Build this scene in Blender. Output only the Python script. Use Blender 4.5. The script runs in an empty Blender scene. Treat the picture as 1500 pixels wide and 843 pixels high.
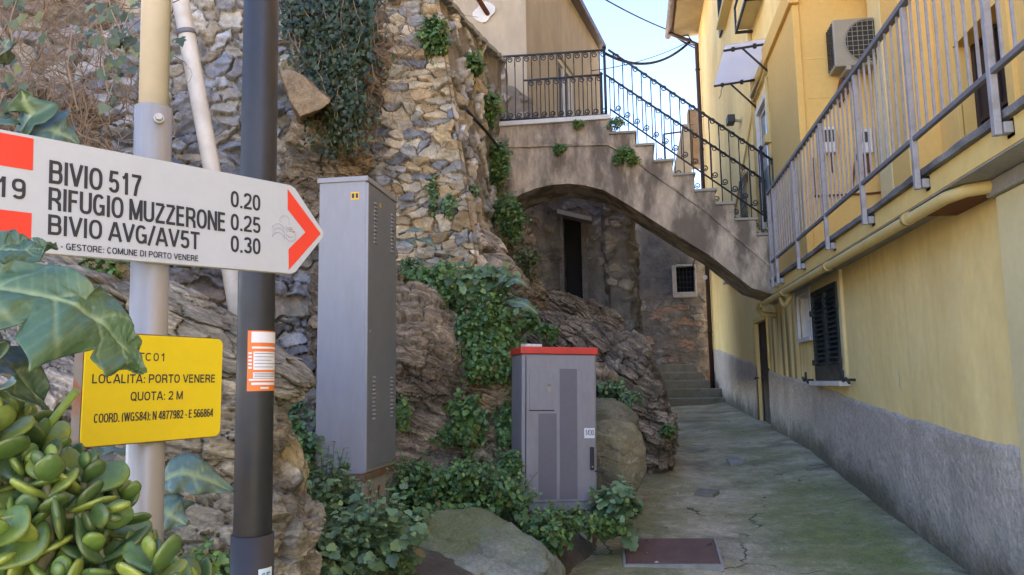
import bpy, bmesh, math, random
import numpy as np
from mathutils import Vector, Matrix

random.seed(7); RNG = np.random.default_rng(7)
scene = bpy.context.scene
COL = scene.collection
rad = math.radians

# ------------------------------------------------------------------ camera
F = 1120.0; YAW = rad(8.87); PITCH = rad(7.1); ROLL = 0.015
def _dir(x, y, fwd=1.0):
    c, s = math.cos(ROLL), math.sin(ROLL)
    X, Y, Z = x*c + y*s, fwd, -x*s + y*c
    cp, sp = math.cos(PITCH), math.sin(PITCH)
    Y, Z = Y*cp - Z*sp, Y*sp + Z*cp
    cy, sy = math.cos(YAW), math.sin(YAW)
    return Vector((X*cy - Y*sy, X*sy + Y*cy, Z))
def ray(u, v): return _dir((u-750)/F, -(v-421.5)/F)
def at(u, v, Y):                      # point of the view ray lying Y metres up the alley
    d = ray(u, v); return d*(Y/d.y)
def atx(u, v, X):
    d = ray(u, v); return d*(X/d.x)

cam = bpy.data.cameras.new('camera'); cam_o = bpy.data.objects.new('camera', cam); COL.objects.link(cam_o)
R = Matrix((_dir(1, 0, 0), _dir(0, 1, 0), -_dir(0, 0, 1))).transposed()
cam_o.matrix_world = R.to_4x4()
cam.sensor_width = 36; cam.sensor_fit = 'HORIZONTAL'; cam.lens = 36*F/1500
cam.clip_start = 0.05; cam.clip_end = 2000
scene.camera = cam_o

# ------------------------------------------------------------------ world, sun
SUN_EL, SUN_AZ = rad(36), rad(115)     # behind the yellow house: the alley lies in open shade
w = bpy.data.worlds.new('World'); scene.world = w; w.use_nodes = True
nt = w.node_tree; nt.nodes.clear()
sky = nt.nodes.new('ShaderNodeTexSky'); sky.sky_type = 'NISHITA'; sky.sun_disc = False
sky.sun_elevation = SUN_EL; sky.sun_rotation = SUN_AZ; sky.altitude = 5; sky.air_density = 1.0; sky.dust_density = 0.4; sky.ozone_density = 1.5
bg = nt.nodes.new('ShaderNodeBackground'); bg.inputs['Strength'].default_value = 0.10
wo = nt.nodes.new('ShaderNodeOutputWorld')
hs = nt.nodes.new('ShaderNodeHueSaturation'); hs.inputs['Saturation'].default_value = 1.15; nt.links.new(sky.outputs[0], hs.inputs['Color']); mu = nt.nodes.new('ShaderNodeVectorMath'); mu.operation = 'MULTIPLY'; mu.inputs[1].default_value = (1.0, .965, 1.10); nt.links.new(hs.outputs[0], mu.inputs[0]); nt.links.new(mu.outputs[0], bg.inputs[0]); nt.links.new(bg.outputs[0], wo.inputs[0])
sl = bpy.data.lights.new('sun', 'SUN'); sl.energy = 5.0; sl.angle = rad(0.53); sl.color = (1.0, 0.93, 0.82)
so = bpy.data.objects.new('sun', sl); COL.objects.link(so)
sd = Vector((math.sin(SUN_AZ)*math.cos(SUN_EL), math.cos(SUN_AZ)*math.cos(SUN_EL), math.sin(SUN_EL)))
so.rotation_euler = sd.to_track_quat('Z', 'Y').to_euler(); so.location = sd*40
vs = scene.view_settings
scene.display_settings.display_device = 'sRGB'
vs.view_transform = 'Standard'; vs.look = 'None'; vs.gamma = 1.0; vs.use_curve_mapping = False
vs.exposure = 3.0
scene.cycles.max_bounces = 14; scene.cycles.diffuse_bounces = 9; scene.cycles.glossy_bounces = 4; scene.cycles.transmission_bounces = 6
try:
    vs.use_white_balance = True; vs.white_balance_temperature = 7800; vs.white_balance_tint = 14
except Exception: pass

# ------------------------------------------------------------------ noise
def _h(ix, iy, iz, seed):
    h = (ix.astype(np.uint32)*np.uint32(374761393) + iy.astype(np.uint32)*np.uint32(668265263) + iz.astype(np.uint32)*np.uint32(2246822519) + np.uint32(seed*3266489917 & 0xffffffff))
    h = (h ^ (h >> np.uint32(13)))*np.uint32(1274126177)
    h = (h ^ (h >> np.uint32(16)))*np.uint32(2654435769)
    h ^= h >> np.uint32(15)
    return h.astype(np.float64)/4294967295.0
def vnoise(p, seed=0):
    i = np.floor(p).astype(np.int64); f = p - i; f = f*f*(3-2*f)
    o = 0
    for dx in (0, 1):
        wx = f[:, 0] if dx else 1-f[:, 0]
        for dy in (0, 1):
            wy = f[:, 1] if dy else 1-f[:, 1]
            for dz in (0, 1):
                wz = f[:, 2] if dz else 1-f[:, 2]
                o = o + wx*wy*wz*_h((i[:, 0]+dx) & 0xffffffff, (i[:, 1]+dy) & 0xffffffff, (i[:, 2]+dz) & 0xffffffff, seed)
    return o*2-1
def fbm(p, octs=4, seed=0, gain=.5, lac=2.03):
    o = 0; a = 1; s = 0
    for k in range(octs):
        o = o + a*vnoise(p*lac**k + k*17.3, seed+k); s += a; a *= gain
    return o/s
def sstep(a, b, x):
    t = np.clip((x-a)/(b-a), 0, 1); return t*t*(3-2*t)
def hash1(a, b, s): 
    return _h(a.astype(np.int64) & 0xffffffff, b.astype(np.int64) & 0xffffffff, np.zeros_like(a).astype(np.int64), s)

# ------------------------------------------------------------------ materials
def mat(name, base=(.5, .5, .5), rough=.8, var=.12, vscale=3.0, var2=.08, v2scale=40., bump=.2, bscale=60., bdist=.004, metal=0., spec=.4, transl=0., dirt=None, dscale=2.0, damt=.0, dlo=.5, dhi=.7, stretch=None):
    m = bpy.data.materials.new(name); m.use_nodes = True
    t = m.node_tree; N = t.nodes; L = t.links; N.clear()
    out = N.new('ShaderNodeOutputMaterial'); b = N.new('ShaderNodeBsdfPrincipled')
    b.inputs['Roughness'].default_value = rough; b.inputs['Metallic'].default_value = metal; b.inputs['Specular IOR Level'].default_value = spec
    tc = N.new('ShaderNodeTexCoord'); co = tc.outputs['Object']
    if stretch:
        mp = N.new('ShaderNodeMapping'); mp.inputs['Scale'].default_value = stretch; L.new(co, mp.inputs[0]); co = mp.outputs[0]
    if base == 'Col':
        at_ = N.new('ShaderNodeAttribute'); at_.attribute_name = 'Col'; c = at_.outputs['Color']
    else:
        rgb = N.new('ShaderNodeRGB'); rgb.outputs[0].default_value = (*base, 1); c = rgb.outputs[0]
    def noise(scale, det=4):
        n = N.new('ShaderNodeTexNoise'); n.inputs['Scale'].default_value = scale; n.inputs['Detail'].default_value = det; n.inputs['Roughness'].default_value = .6
        L.new(co, n.inputs['Vector']); return n.outputs['Fac']
    def maprange(f, a, b_, lo, hi):
        r = N.new('ShaderNodeMapRange'); r.inputs[1].default_value = a; r.inputs[2].default_value = b_; r.inputs[3].default_value = lo; r.inputs[4].default_value = hi
        L.new(f, r.inputs[0]); return r.outputs[0]
    for amt, sc in ((var, vscale), (var2, v2scale)):
        if amt:
            f = maprange(noise(sc), .3, .7, 1-amt, 1+amt)
            mx = N.new('ShaderNodeVectorMath'); mx.operation = 'SCALE'; L.new(c, mx.inputs[0]); L.new(f, mx.inputs['Scale']); c = mx.outputs[0]
    if dirt:
        f = maprange(noise(dscale, 6), dlo, dhi, 0, damt)
        mx = N.new('ShaderNodeMix'); mx.data_type = 'RGBA'; L.new(f, mx.inputs[0]); L.new(c, mx.inputs[6]); mx.inputs[7].default_value = (*dirt, 1); c = mx.outputs[2]
    L.new(c, b.inputs['Base Color'])
    if bump:
        bp = N.new('ShaderNodeBump'); bp.inputs['Strength'].default_value = bump; bp.inputs['Distance'].default_value = bdist
        L.new(noise(bscale, 5), bp.inputs['Height']); L.new(bp.outputs[0], b.inputs['Normal'])
    if rough < .75:
        L.new(maprange(noise(max(4., vscale*2)), .3, .7, max(.05, rough-.1), rough+.12), b.inputs['Roughness'])
    sh = b.outputs[0]
    if transl:
        tr = N.new('ShaderNodeBsdfTranslucent'); L.new(c, tr.inputs[0]); ms = N.new('ShaderNodeMixShader'); ms.inputs[0].default_value = transl
        L.new(sh, ms.inputs[1]); L.new(tr.outputs[0], ms.inputs[2]); sh = ms.outputs[0]
    L.new(sh, out.inputs[0])
    m['c'] = True
    return m
M = {}
M['stone'] = mat('stone', 'Col', .9, .16, 9, .22, 70, .6, 90, .006, spec=.25)
M['rock'] = mat('rock', 'Col', .9, .15, 5, .22, 55, .7, 60, .008, spec=.25)
def rock_mat():
    m = mat('layered_rock', 'Col', .9, .18, 5, .25, 55, .8, 60, .010, spec=.25)
    t = m.node_tree; N, L = t.nodes, t.links; b = [n for n in N if n.type == 'BSDF_PRINCIPLED'][0]; c = b.inputs['Base Color'].links[0].from_socket
    a = N.new('ShaderNodeAttribute'); a.attribute_name = 'Strata'
    def ns(sc, det):
        mp = N.new('ShaderNodeMapping'); mp.inputs['Scale'].default_value = sc; L.new(a.outputs['Vector'], mp.inputs[0]); n = N.new('ShaderNodeTexNoise'); n.inputs['Scale'].default_value = 1; n.inputs['Detail'].default_value = det; n.inputs['Roughness'].default_value = .65; L.new(mp.outputs[0], n.inputs[0]); return n.outputs[0]
    n1 = ns((7, 7, 60), 7); n2 = ns((2.5, 2.5, 16), 5)
    for n_, lo, hi in ((n1, .62, 1.42), (n2, .72, 1.3)):
        r = N.new('ShaderNodeMapRange'); r.inputs[1].default_value = .36; r.inputs[2].default_value = .64; r.inputs[3].default_value = lo; r.inputs[4].default_value = hi; L.new(n_, r.inputs[0])
        v = N.new('ShaderNodeVectorMath'); v.operation = 'SCALE'; L.new(c, v.inputs[0]); L.new(r.outputs[0], v.inputs['Scale']); c = v.outputs[0]
    L.new(c, b.inputs['Base Color'])
    old = b.inputs['Normal'].links[0].from_node
    bp = N.new('ShaderNodeBump'); bp.inputs['Strength'].default_value = .9; bp.inputs['Distance'].default_value = .016; L.new(n1, bp.inputs['Height']); L.new(old.outputs[0], bp.inputs['Normal']); L.new(bp.outputs[0], b.inputs['Normal'])
    return m
M['layered'] = rock_mat()
M['render_stone'] = mat('rendered_masonry', 'Col', .95, .2, 4, .2, 45, .8, 50, .01, spec=.2)
M['leaf'] = mat('leaf', 'Col', .42, .14, 20, .10, 160, .2, 120, .002, spec=.5, transl=.25)
M['broad_leaf'] = mat('broad_leaf', 'Col', .38, .1, 9, .1, 160, .35, 110, .002, spec=.5, transl=.18)
M['thick_leaf'] = mat('thick_leaf', 'Col', .36, .2, 40, .12, 160, .12, 90, .002, spec=.5)
M['stem'] = mat('stem', (.10, .12, .04), .7)
M['twig'] = mat('twig', (.24, .165, .11), .9, .3, 12)
M['yellow'] = mat('yellow_plaster', (.72, .51, .19), .9, .07, .7, .05, 18, .25, 45, .004, spec=.2, dirt=(.50, .38, .17), dscale=.8, damt=.35, dlo=.5, dhi=.8)
M['orange_yellow'] = mat('ochre_plaster', (.70, .455, .16), .9, .06, .9, .04, 18, .2, 45, .004, spec=.2)
M['cream_plaster'] = mat('cream_plaster', (.66, .55, .30), .9, .06, 1.2, .04, 20, .2, 45, .004, spec=.2)
M['beige'] = mat('beige_plaster', (.42, .35, .26), .95, .14, .8, .08, 7, .3, 25, .01, spec=.2, dirt=(.25, .21, .165), dscale=.9, damt=.8, dlo=.48, dhi=.75, stretch=(1, 1, .35))
M['bridge'] = mat('bridge_plaster', (.45, .365, .28), .95, .28, 2.2, .22, 14, .9, 20, .03, spec=.2, dirt=(.15, .12, .095), dscale=3.2, damt=.9, dlo=.44, dhi=.60, stretch=(1, 1, .38))
M['slate'] = mat('slate', (.30, .28, .25), .8, .15, 4, .1, 40, .3, 40)
M['old_step'] = mat('old_step_stone', (.215, .19, .145), .9, .2, 2, .16, 25, .6, 40, .008, dirt=(.10, .11, .055), dscale=2.2, damt=.8)
M['dark_jamb'] = mat('dark_masonry', (.15, .125, .11), .95, .3, 4, .25, 30, .8, 30, .015)
M['concrete'] = mat('concrete', (.30, .285, .255), .9, .15, 2, .12, 30, .4, 60, .005, dirt=(.13, .13, .11), dscale=3, damt=.6)
M['iron'] = mat('wrought_iron', (.022, .024, .030), .55, .2, 20, 0, 1, .2, 80, .001, spec=.5)
M['alu'] = mat('grey_paint_rail', (.30, .295, .32), .5, .1, 6, .06, 50, .08, 60, .001, spec=.5, dirt=(.17, .15, .14), dscale=8, damt=.7)
M['alu_dark'] = mat('dark_rail', (.15, .15, .17), .5, .12, 8, .05, 50, .08, 60, .001)
M['cab'] = mat('cabinet_paint', (.285, .283, .305), .5, .06, 2, .05, 30, .05, 60, .001, spec=.4, dirt=(.22, .205, .20), dscale=2.6, damt=.65, dlo=.5, dhi=.72, stretch=(1, 1, .25))
M['cab_dark'] = mat('cabinet_door_paint', (.165, .18, .21), .5, .05, 2, .03, 20, .03, 60, .001, spec=.4, dirt=(.19, .20, .22), dscale=2.5, damt=.35)
M['tele'] = mat('telecom_paint', (.245, .225, .235), .6, .06, 3, .06, 40, .06, 90, .001, dirt=(.19, .17, .155), dscale=4, damt=.6, dlo=.5, dhi=.72, stretch=(1, 1, .3))
M['tele_dark'] = mat('telecom_stripe_paint', (.145, .128, .145), .6, .05, 3, .04, 30, .05, 90, .001)
M['red'] = mat('red_paint', (.58, .045, .028), .5, .14, 5, .03, 30, .04, 40, .001)
M['sign_red'] = mat('sign_red', (.66, .045, .028), .4, .04, 8, 0, 1, 0)
M['sign_white'] = mat('sign_white', (.40, .42, .455), .35, .03, 6, .02, 60, .02, 30, .001, spec=.5, dirt=(.40, .40, .39), dscale=9, damt=.35, dlo=.6, dhi=.8)
M['sign_yellow'] = mat('sign_yellow', (.70, .50, .014), .4, .03, 6, .02, 60, .02, 30, .001, spec=.5, dirt=(.68, .42, .02), dscale=10, damt=.4, dlo=.58, dhi=.8)
M['ink'] = mat('ink', (.022, .024, .032), .5, 0, 1, 0, 1, 0)
M['pale_ink'] = mat('pale_ink', (.42, .43, .46), .5, 0, 1, 0, 1, 0)
M['rust_rim'] = mat('rusty_rim', (.15, .12, .09), .7, .1, 12, .1, 60, .3, 80, .001, dirt=(.20, .065, .02), dscale=22, damt=.95, dlo=.45, dhi=.6)
M['rust'] = mat('rust', (.16, .055, .022), .9, .3, 30, .2, 90, .4, 90, .002)
M['sign_edge'] = mat('sign_edge', (.30, .29, .24), .6, .1, 14, 0, 1, .1)
M['galv'] = mat('galvanised', (.31, .30, .29), .42, .14, 14, .08, 70, .08, 60, .001, metal=.25, dirt=(.30, .25, .17), dscale=9, damt=.9, dlo=.42, dhi=.6, stretch=(1, 1, .18))
M['cream'] = mat('cream_pipe', (.43, .38, .305), .45, .05, 5, .04, 40, .05, 60, .001, dirt=(.45, .36, .25), dscale=14, damt=.35, dlo=.6, dhi=.75)
M['white_pipe'] = mat('white_pipe', (.57, .54, .50), .5, .08, 4, .05, 40, .05, 60, .001, dirt=(.36, .32, .27), dscale=5, damt=.5)
M['yellow_pipe'] = mat('yellow_pipe', (.52, .39, .16), .6, .08, 4, .05, 40, .08, 60, .001)
M['black'] = mat('black_paint', (.016, .017, .021), .5, .2, 6, .1, 60, .06, 60, .001, spec=.5, dirt=(.036, .034, .036), dscale=11, damt=.6, dlo=.55, dhi=.8)
M['sleeve'] = mat('dark_sleeve', (.036, .036, .042), .45, .15, 9, 0, 1, .05)
M['sticker'] = mat('sticker_orange', (.72, .17, .035), .45, .06, 20, 0, 1, 0)
M['sticker_white'] = mat('sticker_white', (.66, .66, .70), .45, .06, 30, 0, 1, 0)
M['amber'] = mat('sticker_amber', (.75, .42, .02), .45, .05, 20, 0, 1, 0)
M['white'] = mat('white_paint', (.60, .59, .58), .6, .06, 8, .04, 60, .1, 60, .002, dirt=(.45, .43, .40), dscale=6, damt=.5)
M['old_white'] = mat('old_whitewash', (.44, .42, .40), .9, .15, 5, .15, 40, .4, 40, .008, dirt=(.22, .20, .185), dscale=5, damt=.7)
M['marble'] = mat('marble', (.60, .58, .55), .5, .08, 5, .05, 40, .1, 50, .001)
M['shutter'] = mat('shutter_green', (.012, .026, .030), .5, .15, 5, .05, 40, .08, 60, .001)
M['green_door'] = mat('green_door', (.045, .085, .080), .5, .12, 5, .05, 40, .08, 60, .001)
M['dark_wood'] = mat('dark_wood', (.032, .017, .014), .6, .2, 6, .1, 40, .2, 40, .002, stretch=(1, 1, .2))
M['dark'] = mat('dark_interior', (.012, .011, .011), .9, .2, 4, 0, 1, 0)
M['brown_pipe'] = mat('brown_pipe', (.055, .026, .022), .45, .1, 5, .05, 40, .05, 60, .001)
M['gutter'] = mat('gutter', (.10, .062, .05), .5, .1, 5, .05, 40, .05, 60, .001)
M['soffit'] = mat('soffit', (.38, .30, .18), .9)
M['tile'] = mat('roof_tile', (.33, .145, .075), .9, .2, 5, .15, 30, .4, 30, .01)
M['ac'] = mat('ac_casing', (.29, .27, .225), .5, .06, 5, .03, 40, .04, 40, .001)
M['ac_dark'] = mat('ac_fan', (.03, .03, .028), .6)
M['brick'] = mat('brick', (.20, .145, .11), .95, .25, 8, .2, 40, .6, 40, .008)
M['rail_green'] = mat('green_pipe', (.03, .09, .055), .5, .15, 9)
M['cable'] = mat('cable', (.02, .022, .028), .6, 0, 1, 0, 1, 0)
M['manhole'] = mat('rusty_iron', (.15, .082, .066), .65, .2, 6, .15, 60, .35, 140, .003, metal=.1, spec=.4)
M['earth'] = mat('earth', (.10, .078, .055), 1., .3, 4, .2, 40, .8, 30, .02)

def glass_mat():
    m = bpy.data.materials.new('window_glass'); m.use_nodes = True
    b = m.node_tree.nodes['Principled BSDF']; b.inputs['Base Color'].default_value = (.03, .04, .045, 1); b.inputs['Roughness'].default_value = .04; b.inputs['Specular IOR Level'].default_value = .9
    n = m.node_tree.nodes.new('ShaderNodeTexNoise'); n.inputs['Scale'].default_value = 3; bp = m.node_tree.nodes.new('ShaderNodeBump'); bp.inputs['Strength'].default_value = .05
    m.node_tree.links.new(n.outputs[0], bp.inputs['Height']); m.node_tree.links.new(bp.outputs[0], b.inputs['Normal']); return m
M['glass'] = glass_mat()

def path_mat():
    m = mat('path_concrete', (.52, .44, .31), .82, .18, 1.3, .14, 22, .6, 40, .006, spec=.35, dirt=(.17, .15, .105), dscale=1.3, damt=.85, dlo=.46, dhi=.60)
    t = m.node_tree; N, L = t.nodes, t.links
    b = [n for n in N if n.type == 'BSDF_PRINCIPLED'][0]
    c = b.inputs['Base Color'].links[0].from_socket
    g = N.new('ShaderNodeNewGeometry'); sx = N.new('ShaderNodeSeparateXYZ'); L.new(g.outputs['Position'], sx.inputs[0])
    def math_(op, a, b_=None):
        n = N.new('ShaderNodeMath'); n.operation = op
        for k, x in enumerate((a, b_)):
            if x is None: continue
            if isinstance(x, (int, float)): n.inputs[k].default_value = x
            else: L.new(x, n.inputs[k])
        return n.outputs[0]
    def noise(s, d=5):
        n = N.new('ShaderNodeTexNoise'); n.inputs['Scale'].default_value = s; n.inputs['Detail'].default_value = d; n.inputs['Roughness'].default_value = .62; L.new(g.outputs['Position'], n.inputs['Vector']); return n.outputs[0]
    def mr(x, a, b_, lo, hi):
        r = N.new('ShaderNodeMapRange'); r.interpolation_type = 'SMOOTHSTEP'
        for k, v in enumerate((a, b_, lo, hi)): r.inputs[k+1].default_value = v
        L.new(x, r.inputs[0]); return r.outputs[0]
    def mixc(f, a, col):
        n = N.new('ShaderNodeMix'); n.data_type = 'RGBA'; L.new(f, n.inputs[0]); L.new(a, n.inputs[6]); n.inputs[7].default_value = (*col, 1); return n.outputs[2]
    # moss: a band that grows along the house wall, thinner patches elsewhere
    band = mr(sx.outputs[0], .6, 1.45, 0, 1)
    edge = mr(sx.outputs[0], 1.72, 1.95, 1, .25)
    n1 = mr(noise(1.3), .3, .5, .2, 1); n2 = mr(noise(6, 6), .33, .55, .35, 1)
    near = mr(sx.outputs[1], 9.5, 6.5, .25, 1)
    moss = math_('MULTIPLY', math_('MULTIPLY', math_('MULTIPLY', band, edge), n2), math_('MULTIPLY', near, n1))
    c = mixc(math_('MULTIPLY', moss, .9), c, (.15, .20, .04))
    left = math_('MULTIPLY', mr(sx.outputs[0], .55, .05, 0, .8), n1)
    c = mixc(math_('MULTIPLY', left, n2), c, (.12, .14, .05))
    patch = math_('MULTIPLY', mr(noise(.9), .42, .6, .1, .7), n2)
    c = mixc(patch, c, (.25, .235, .10))
    # hairline cracks
    wn = N.new('ShaderNodeTexNoise'); wn.inputs['Scale'].default_value = 2.2; wn.inputs['Detail'].default_value = 4; L.new(g.outputs['Position'], wn.inputs['Vector'])
    wv = N.new('ShaderNodeVectorMath'); wv.operation = 'SCALE'; wv.inputs['Scale'].default_value = .75; L.new(wn.outputs['Color'], wv.inputs[0])
    wa = N.new('ShaderNodeVectorMath'); wa.operation = 'ADD'; L.new(g.outputs['Position'], wa.inputs[0]); L.new(wv.outputs[0], wa.inputs[1])
    vo = N.new('ShaderNodeTexVoronoi'); vo.feature = 'DISTANCE_TO_EDGE'; vo.inputs['Scale'].default_value = .62; L.new(wa.outputs[0], vo.inputs['Vector'])
    cr = math_('MULTIPLY', mr(vo.outputs['Distance'], .003, .011, 1, 0), mr(noise(1.7), .44, .56, 0, 1))
    c = mixc(math_('MULTIPLY', cr, .85), c, (.045, .042, .032))
    for sc_, lo_, hi_ in ((70, .80, 1.2), (9, .88, 1.12)):
        vs_ = N.new('ShaderNodeVectorMath'); vs_.operation = 'SCALE'; L.new(c, vs_.inputs[0]); L.new(mr(noise(sc_, 5), .35, .65, lo_, hi_), vs_.inputs['Scale']); c = vs_.outputs[0]
    L.new(c, b.inputs['Base Color'])
    # damp patches are glossier
    damp = mr(noise(.75, 3), .56, .66, 0, 1)
    ro = mr(damp, 0, 1, .85, .42); L.new(ro, b.inputs['Roughness'])
    return m
M['path'] = path_mat()
M['acrylic'] = mat('milky_acrylic', (.93, .92, .93), .4, .02, 3, .02, 30, 0, transl=.9)

def base_plaster_mat():
    m = mat('grey_roughcast', (.53, .455, .385), .95, .15, 1.4, .22, 28, 1.0, 30, .02, spec=.2, dirt=(.30, .26, .215), dscale=1.3, damt=.6, dlo=.48, dhi=.7)
    t = m.node_tree; N, L = t.nodes, t.links
    b = [n for n in N if n.type == 'BSDF_PRINCIPLED'][0]; c = b.inputs['Base Color'].links[0].from_socket
    at_ = N.new('ShaderNodeAttribute'); at_.attribute_name = 'Col'     # grime splashed up from the path: measured in metres above it
    g = N.new('ShaderNodeNewGeometry'); n = N.new('ShaderNodeTexNoise'); n.inputs['Scale'].default_value = 2.2; n.inputs['Detail'].default_value = 7; n.inputs['Roughness'].default_value = .68; L.new(g.outputs['Position'], n.inputs['Vector'])
    a = N.new('ShaderNodeMath'); a.operation = 'MULTIPLY_ADD'; L.new(n.outputs[0], a.inputs[0]); a.inputs[1].default_value = -.75; L.new(at_.outputs['Fac'], a.inputs[2])
    r = N.new('ShaderNodeMapRange'); r.interpolation_type = 'SMOOTHSTEP'; 
    for k, v in enumerate((-.33, .06, .85, 0)): r.inputs[k+1].default_value = v
    L.new(a.outputs[0], r.inputs[0])
    mx = N.new('ShaderNodeMix'); mx.data_type = 'RGBA'; L.new(r.outputs[0], mx.inputs[0]); L.new(c, mx.inputs[6]); mx.inputs[7].default_value = (.10, .092, .055, 1)
    L.new(mx.outputs[2], b.inputs['Base Color'])
    return m
M['roughcast'] = base_plaster_mat()

def streaked_yellow():
    m = mat('stained_yellow_plaster', (.90, .69, .31), .9, .11, .55, .06, 14, .25, 45, .004, spec=.2, dirt=(.72, .50, .20), dscale=.9, damt=.75, dlo=.46, dhi=.72, stretch=(1, 1, .6))
    t = m.node_tree; N, L = t.nodes, t.links
    b = [n for n in N if n.type == 'BSDF_PRINCIPLED'][0]; c = b.inputs['Base Color'].links[0].from_socket
    g = N.new('ShaderNodeNewGeometry'); sx = N.new('ShaderNodeSeparateXYZ'); L.new(g.outputs['Position'], sx.inputs[0])
    mp = N.new('ShaderNodeMapping'); mp.inputs['Scale'].default_value = (1, 3.2, .12); L.new(g.outputs['Position'], mp.inputs[0])
    n = N.new('ShaderNodeTexNoise'); n.inputs['Scale'].default_value = 1.6; n.inputs['Detail'].default_value = 5; L.new(mp.outputs[0], n.inputs[0])
    def mr(x, a, b_, lo, hi):
        r = N.new('ShaderNodeMapRange'); r.interpolation_type = 'SMOOTHSTEP'
        for k, v in enumerate((a, b_, lo, hi)): r.inputs[k+1].default_value = v
        L.new(x, r.inputs[0]); return r.outputs[0]
    def mul(a, b_):
        q = N.new('ShaderNodeMath'); q.operation = 'MULTIPLY'; L.new(a, q.inputs[0])
        if isinstance(b_, float): q.inputs[1].default_value = b_
        else: L.new(b_, q.inputs[1])
        return q.outputs[0]
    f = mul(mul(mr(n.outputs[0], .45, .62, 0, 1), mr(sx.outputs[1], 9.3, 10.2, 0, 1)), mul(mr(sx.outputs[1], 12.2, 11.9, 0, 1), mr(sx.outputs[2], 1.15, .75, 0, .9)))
    mp2 = N.new('ShaderNodeMapping'); mp2.inputs['Scale'].default_value = (1, 5, .22); L.new(g.outputs['Position'], mp2.inputs[0])
    n2 = N.new('ShaderNodeTexNoise'); n2.inputs['Scale'].default_value = 1.1; n2.inputs['Detail'].default_value = 7; n2.inputs['Roughness'].default_value = .6; L.new(mp2.outputs[0], n2.inputs[0])
    f2 = mul(mr(n2.outputs[0], .48, .68, 0, 1), .15); m2 = N.new('ShaderNodeMix'); m2.data_type = 'RGBA'; L.new(f2, m2.inputs[0]); L.new(c, m2.inputs[6]); m2.inputs[7].default_value = (.50, .37, .18, 1); c = m2.outputs[2]
    n3 = N.new('ShaderNodeTexNoise'); n3.inputs['Scale'].default_value = .9; n3.inputs['Detail'].default_value = 8; n3.inputs['Roughness'].default_value = .7; L.new(g.outputs['Position'], n3.inputs[0])
    f3 = mul(mr(n3.outputs[0], .52, .62, 0, 1), .22); m3 = N.new('ShaderNodeMix'); m3.data_type = 'RGBA'; L.new(f3, m3.inputs[0]); L.new(c, m3.inputs[6]); m3.inputs[7].default_value = (.90, .76, .44, 1); c = m3.outputs[2]
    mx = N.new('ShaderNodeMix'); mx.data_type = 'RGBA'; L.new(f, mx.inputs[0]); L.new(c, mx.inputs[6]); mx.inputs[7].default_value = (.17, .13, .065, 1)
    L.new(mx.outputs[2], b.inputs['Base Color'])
    return m
M['yellow_stained'] = streaked_yellow()

# ------------------------------------------------------------------ objects
def tag(o, label=None, cat=None, group=None, kind=None):
    if label: o['label'] = label
    if cat: o['category'] = cat
    if group: o['group'] = group
    if kind: o['kind'] = kind
    return o
def thing(name, label, cat, loc=(0, 0, 0), rotz=0, group=None, mw=None):
    o = bpy.data.objects.new(name, None); COL.objects.link(o); o.empty_display_size = .1
    if mw is not None: o.matrix_world = mw
    else: o.location = loc; o.rotation_euler = (0, 0, rotz)
    o['off'] = tuple(loc) if mw is None else (0., 0., 0.)
    return tag(o, label, cat, group)
def root_of(p):
    while p.parent: p = p.parent
    return p
def np_mesh(name, V, quads=None, tris=None, smooth=False, col=None):
    me = bpy.data.meshes.new(name)
    V = np.asarray(V, dtype=np.float32)
    q = np.zeros((0, 4), np.int32) if quads is None else np.asarray(quads, np.int32)
    t = np.zeros((0, 3), np.int32) if tris is None else np.asarray(tris, np.int32)
    nl = q.size + t.size; npoly = len(q)+len(t)
    me.vertices.add(len(V)); me.vertices.foreach_set('co', V.ravel())
    me.loops.add(nl); me.loops.foreach_set('vertex_index', np.concatenate([q.ravel(), t.ravel()]).astype(np.int32))
    me.polygons.add(npoly)
    st = np.concatenate([np.arange(len(q))*4, len(q)*4+np.arange(len(t))*3]).astype(np.int32)
    me.polygons.foreach_set('loop_start', st)
    me.polygons.foreach_set('use_smooth', np.full(npoly, smooth, bool))
    me.update(calc_edges=True); me.validate()
    if col is not None:
        a = me.color_attributes.new('Col', 'FLOAT_COLOR', 'POINT')
        c4 = np.ones((len(V), 4), np.float32); c4[:, :3] = col; a.data.foreach_set('color', c4.ravel())
    return me
def link(name, me, m, parent=None, world=True):
    o = bpy.data.objects.new(name, me); COL.objects.link(o)
    if m is not None: me.materials.append(m)
    if parent is not None:
        o.parent = parent
        if world:
            r = root_of(parent)
            if 'off' in r.keys():
                off = Vector(r['off'])
                if r.rotation_euler.z or off.length:
                    me.transform(Matrix.Translation(-off))
    return o
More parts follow.
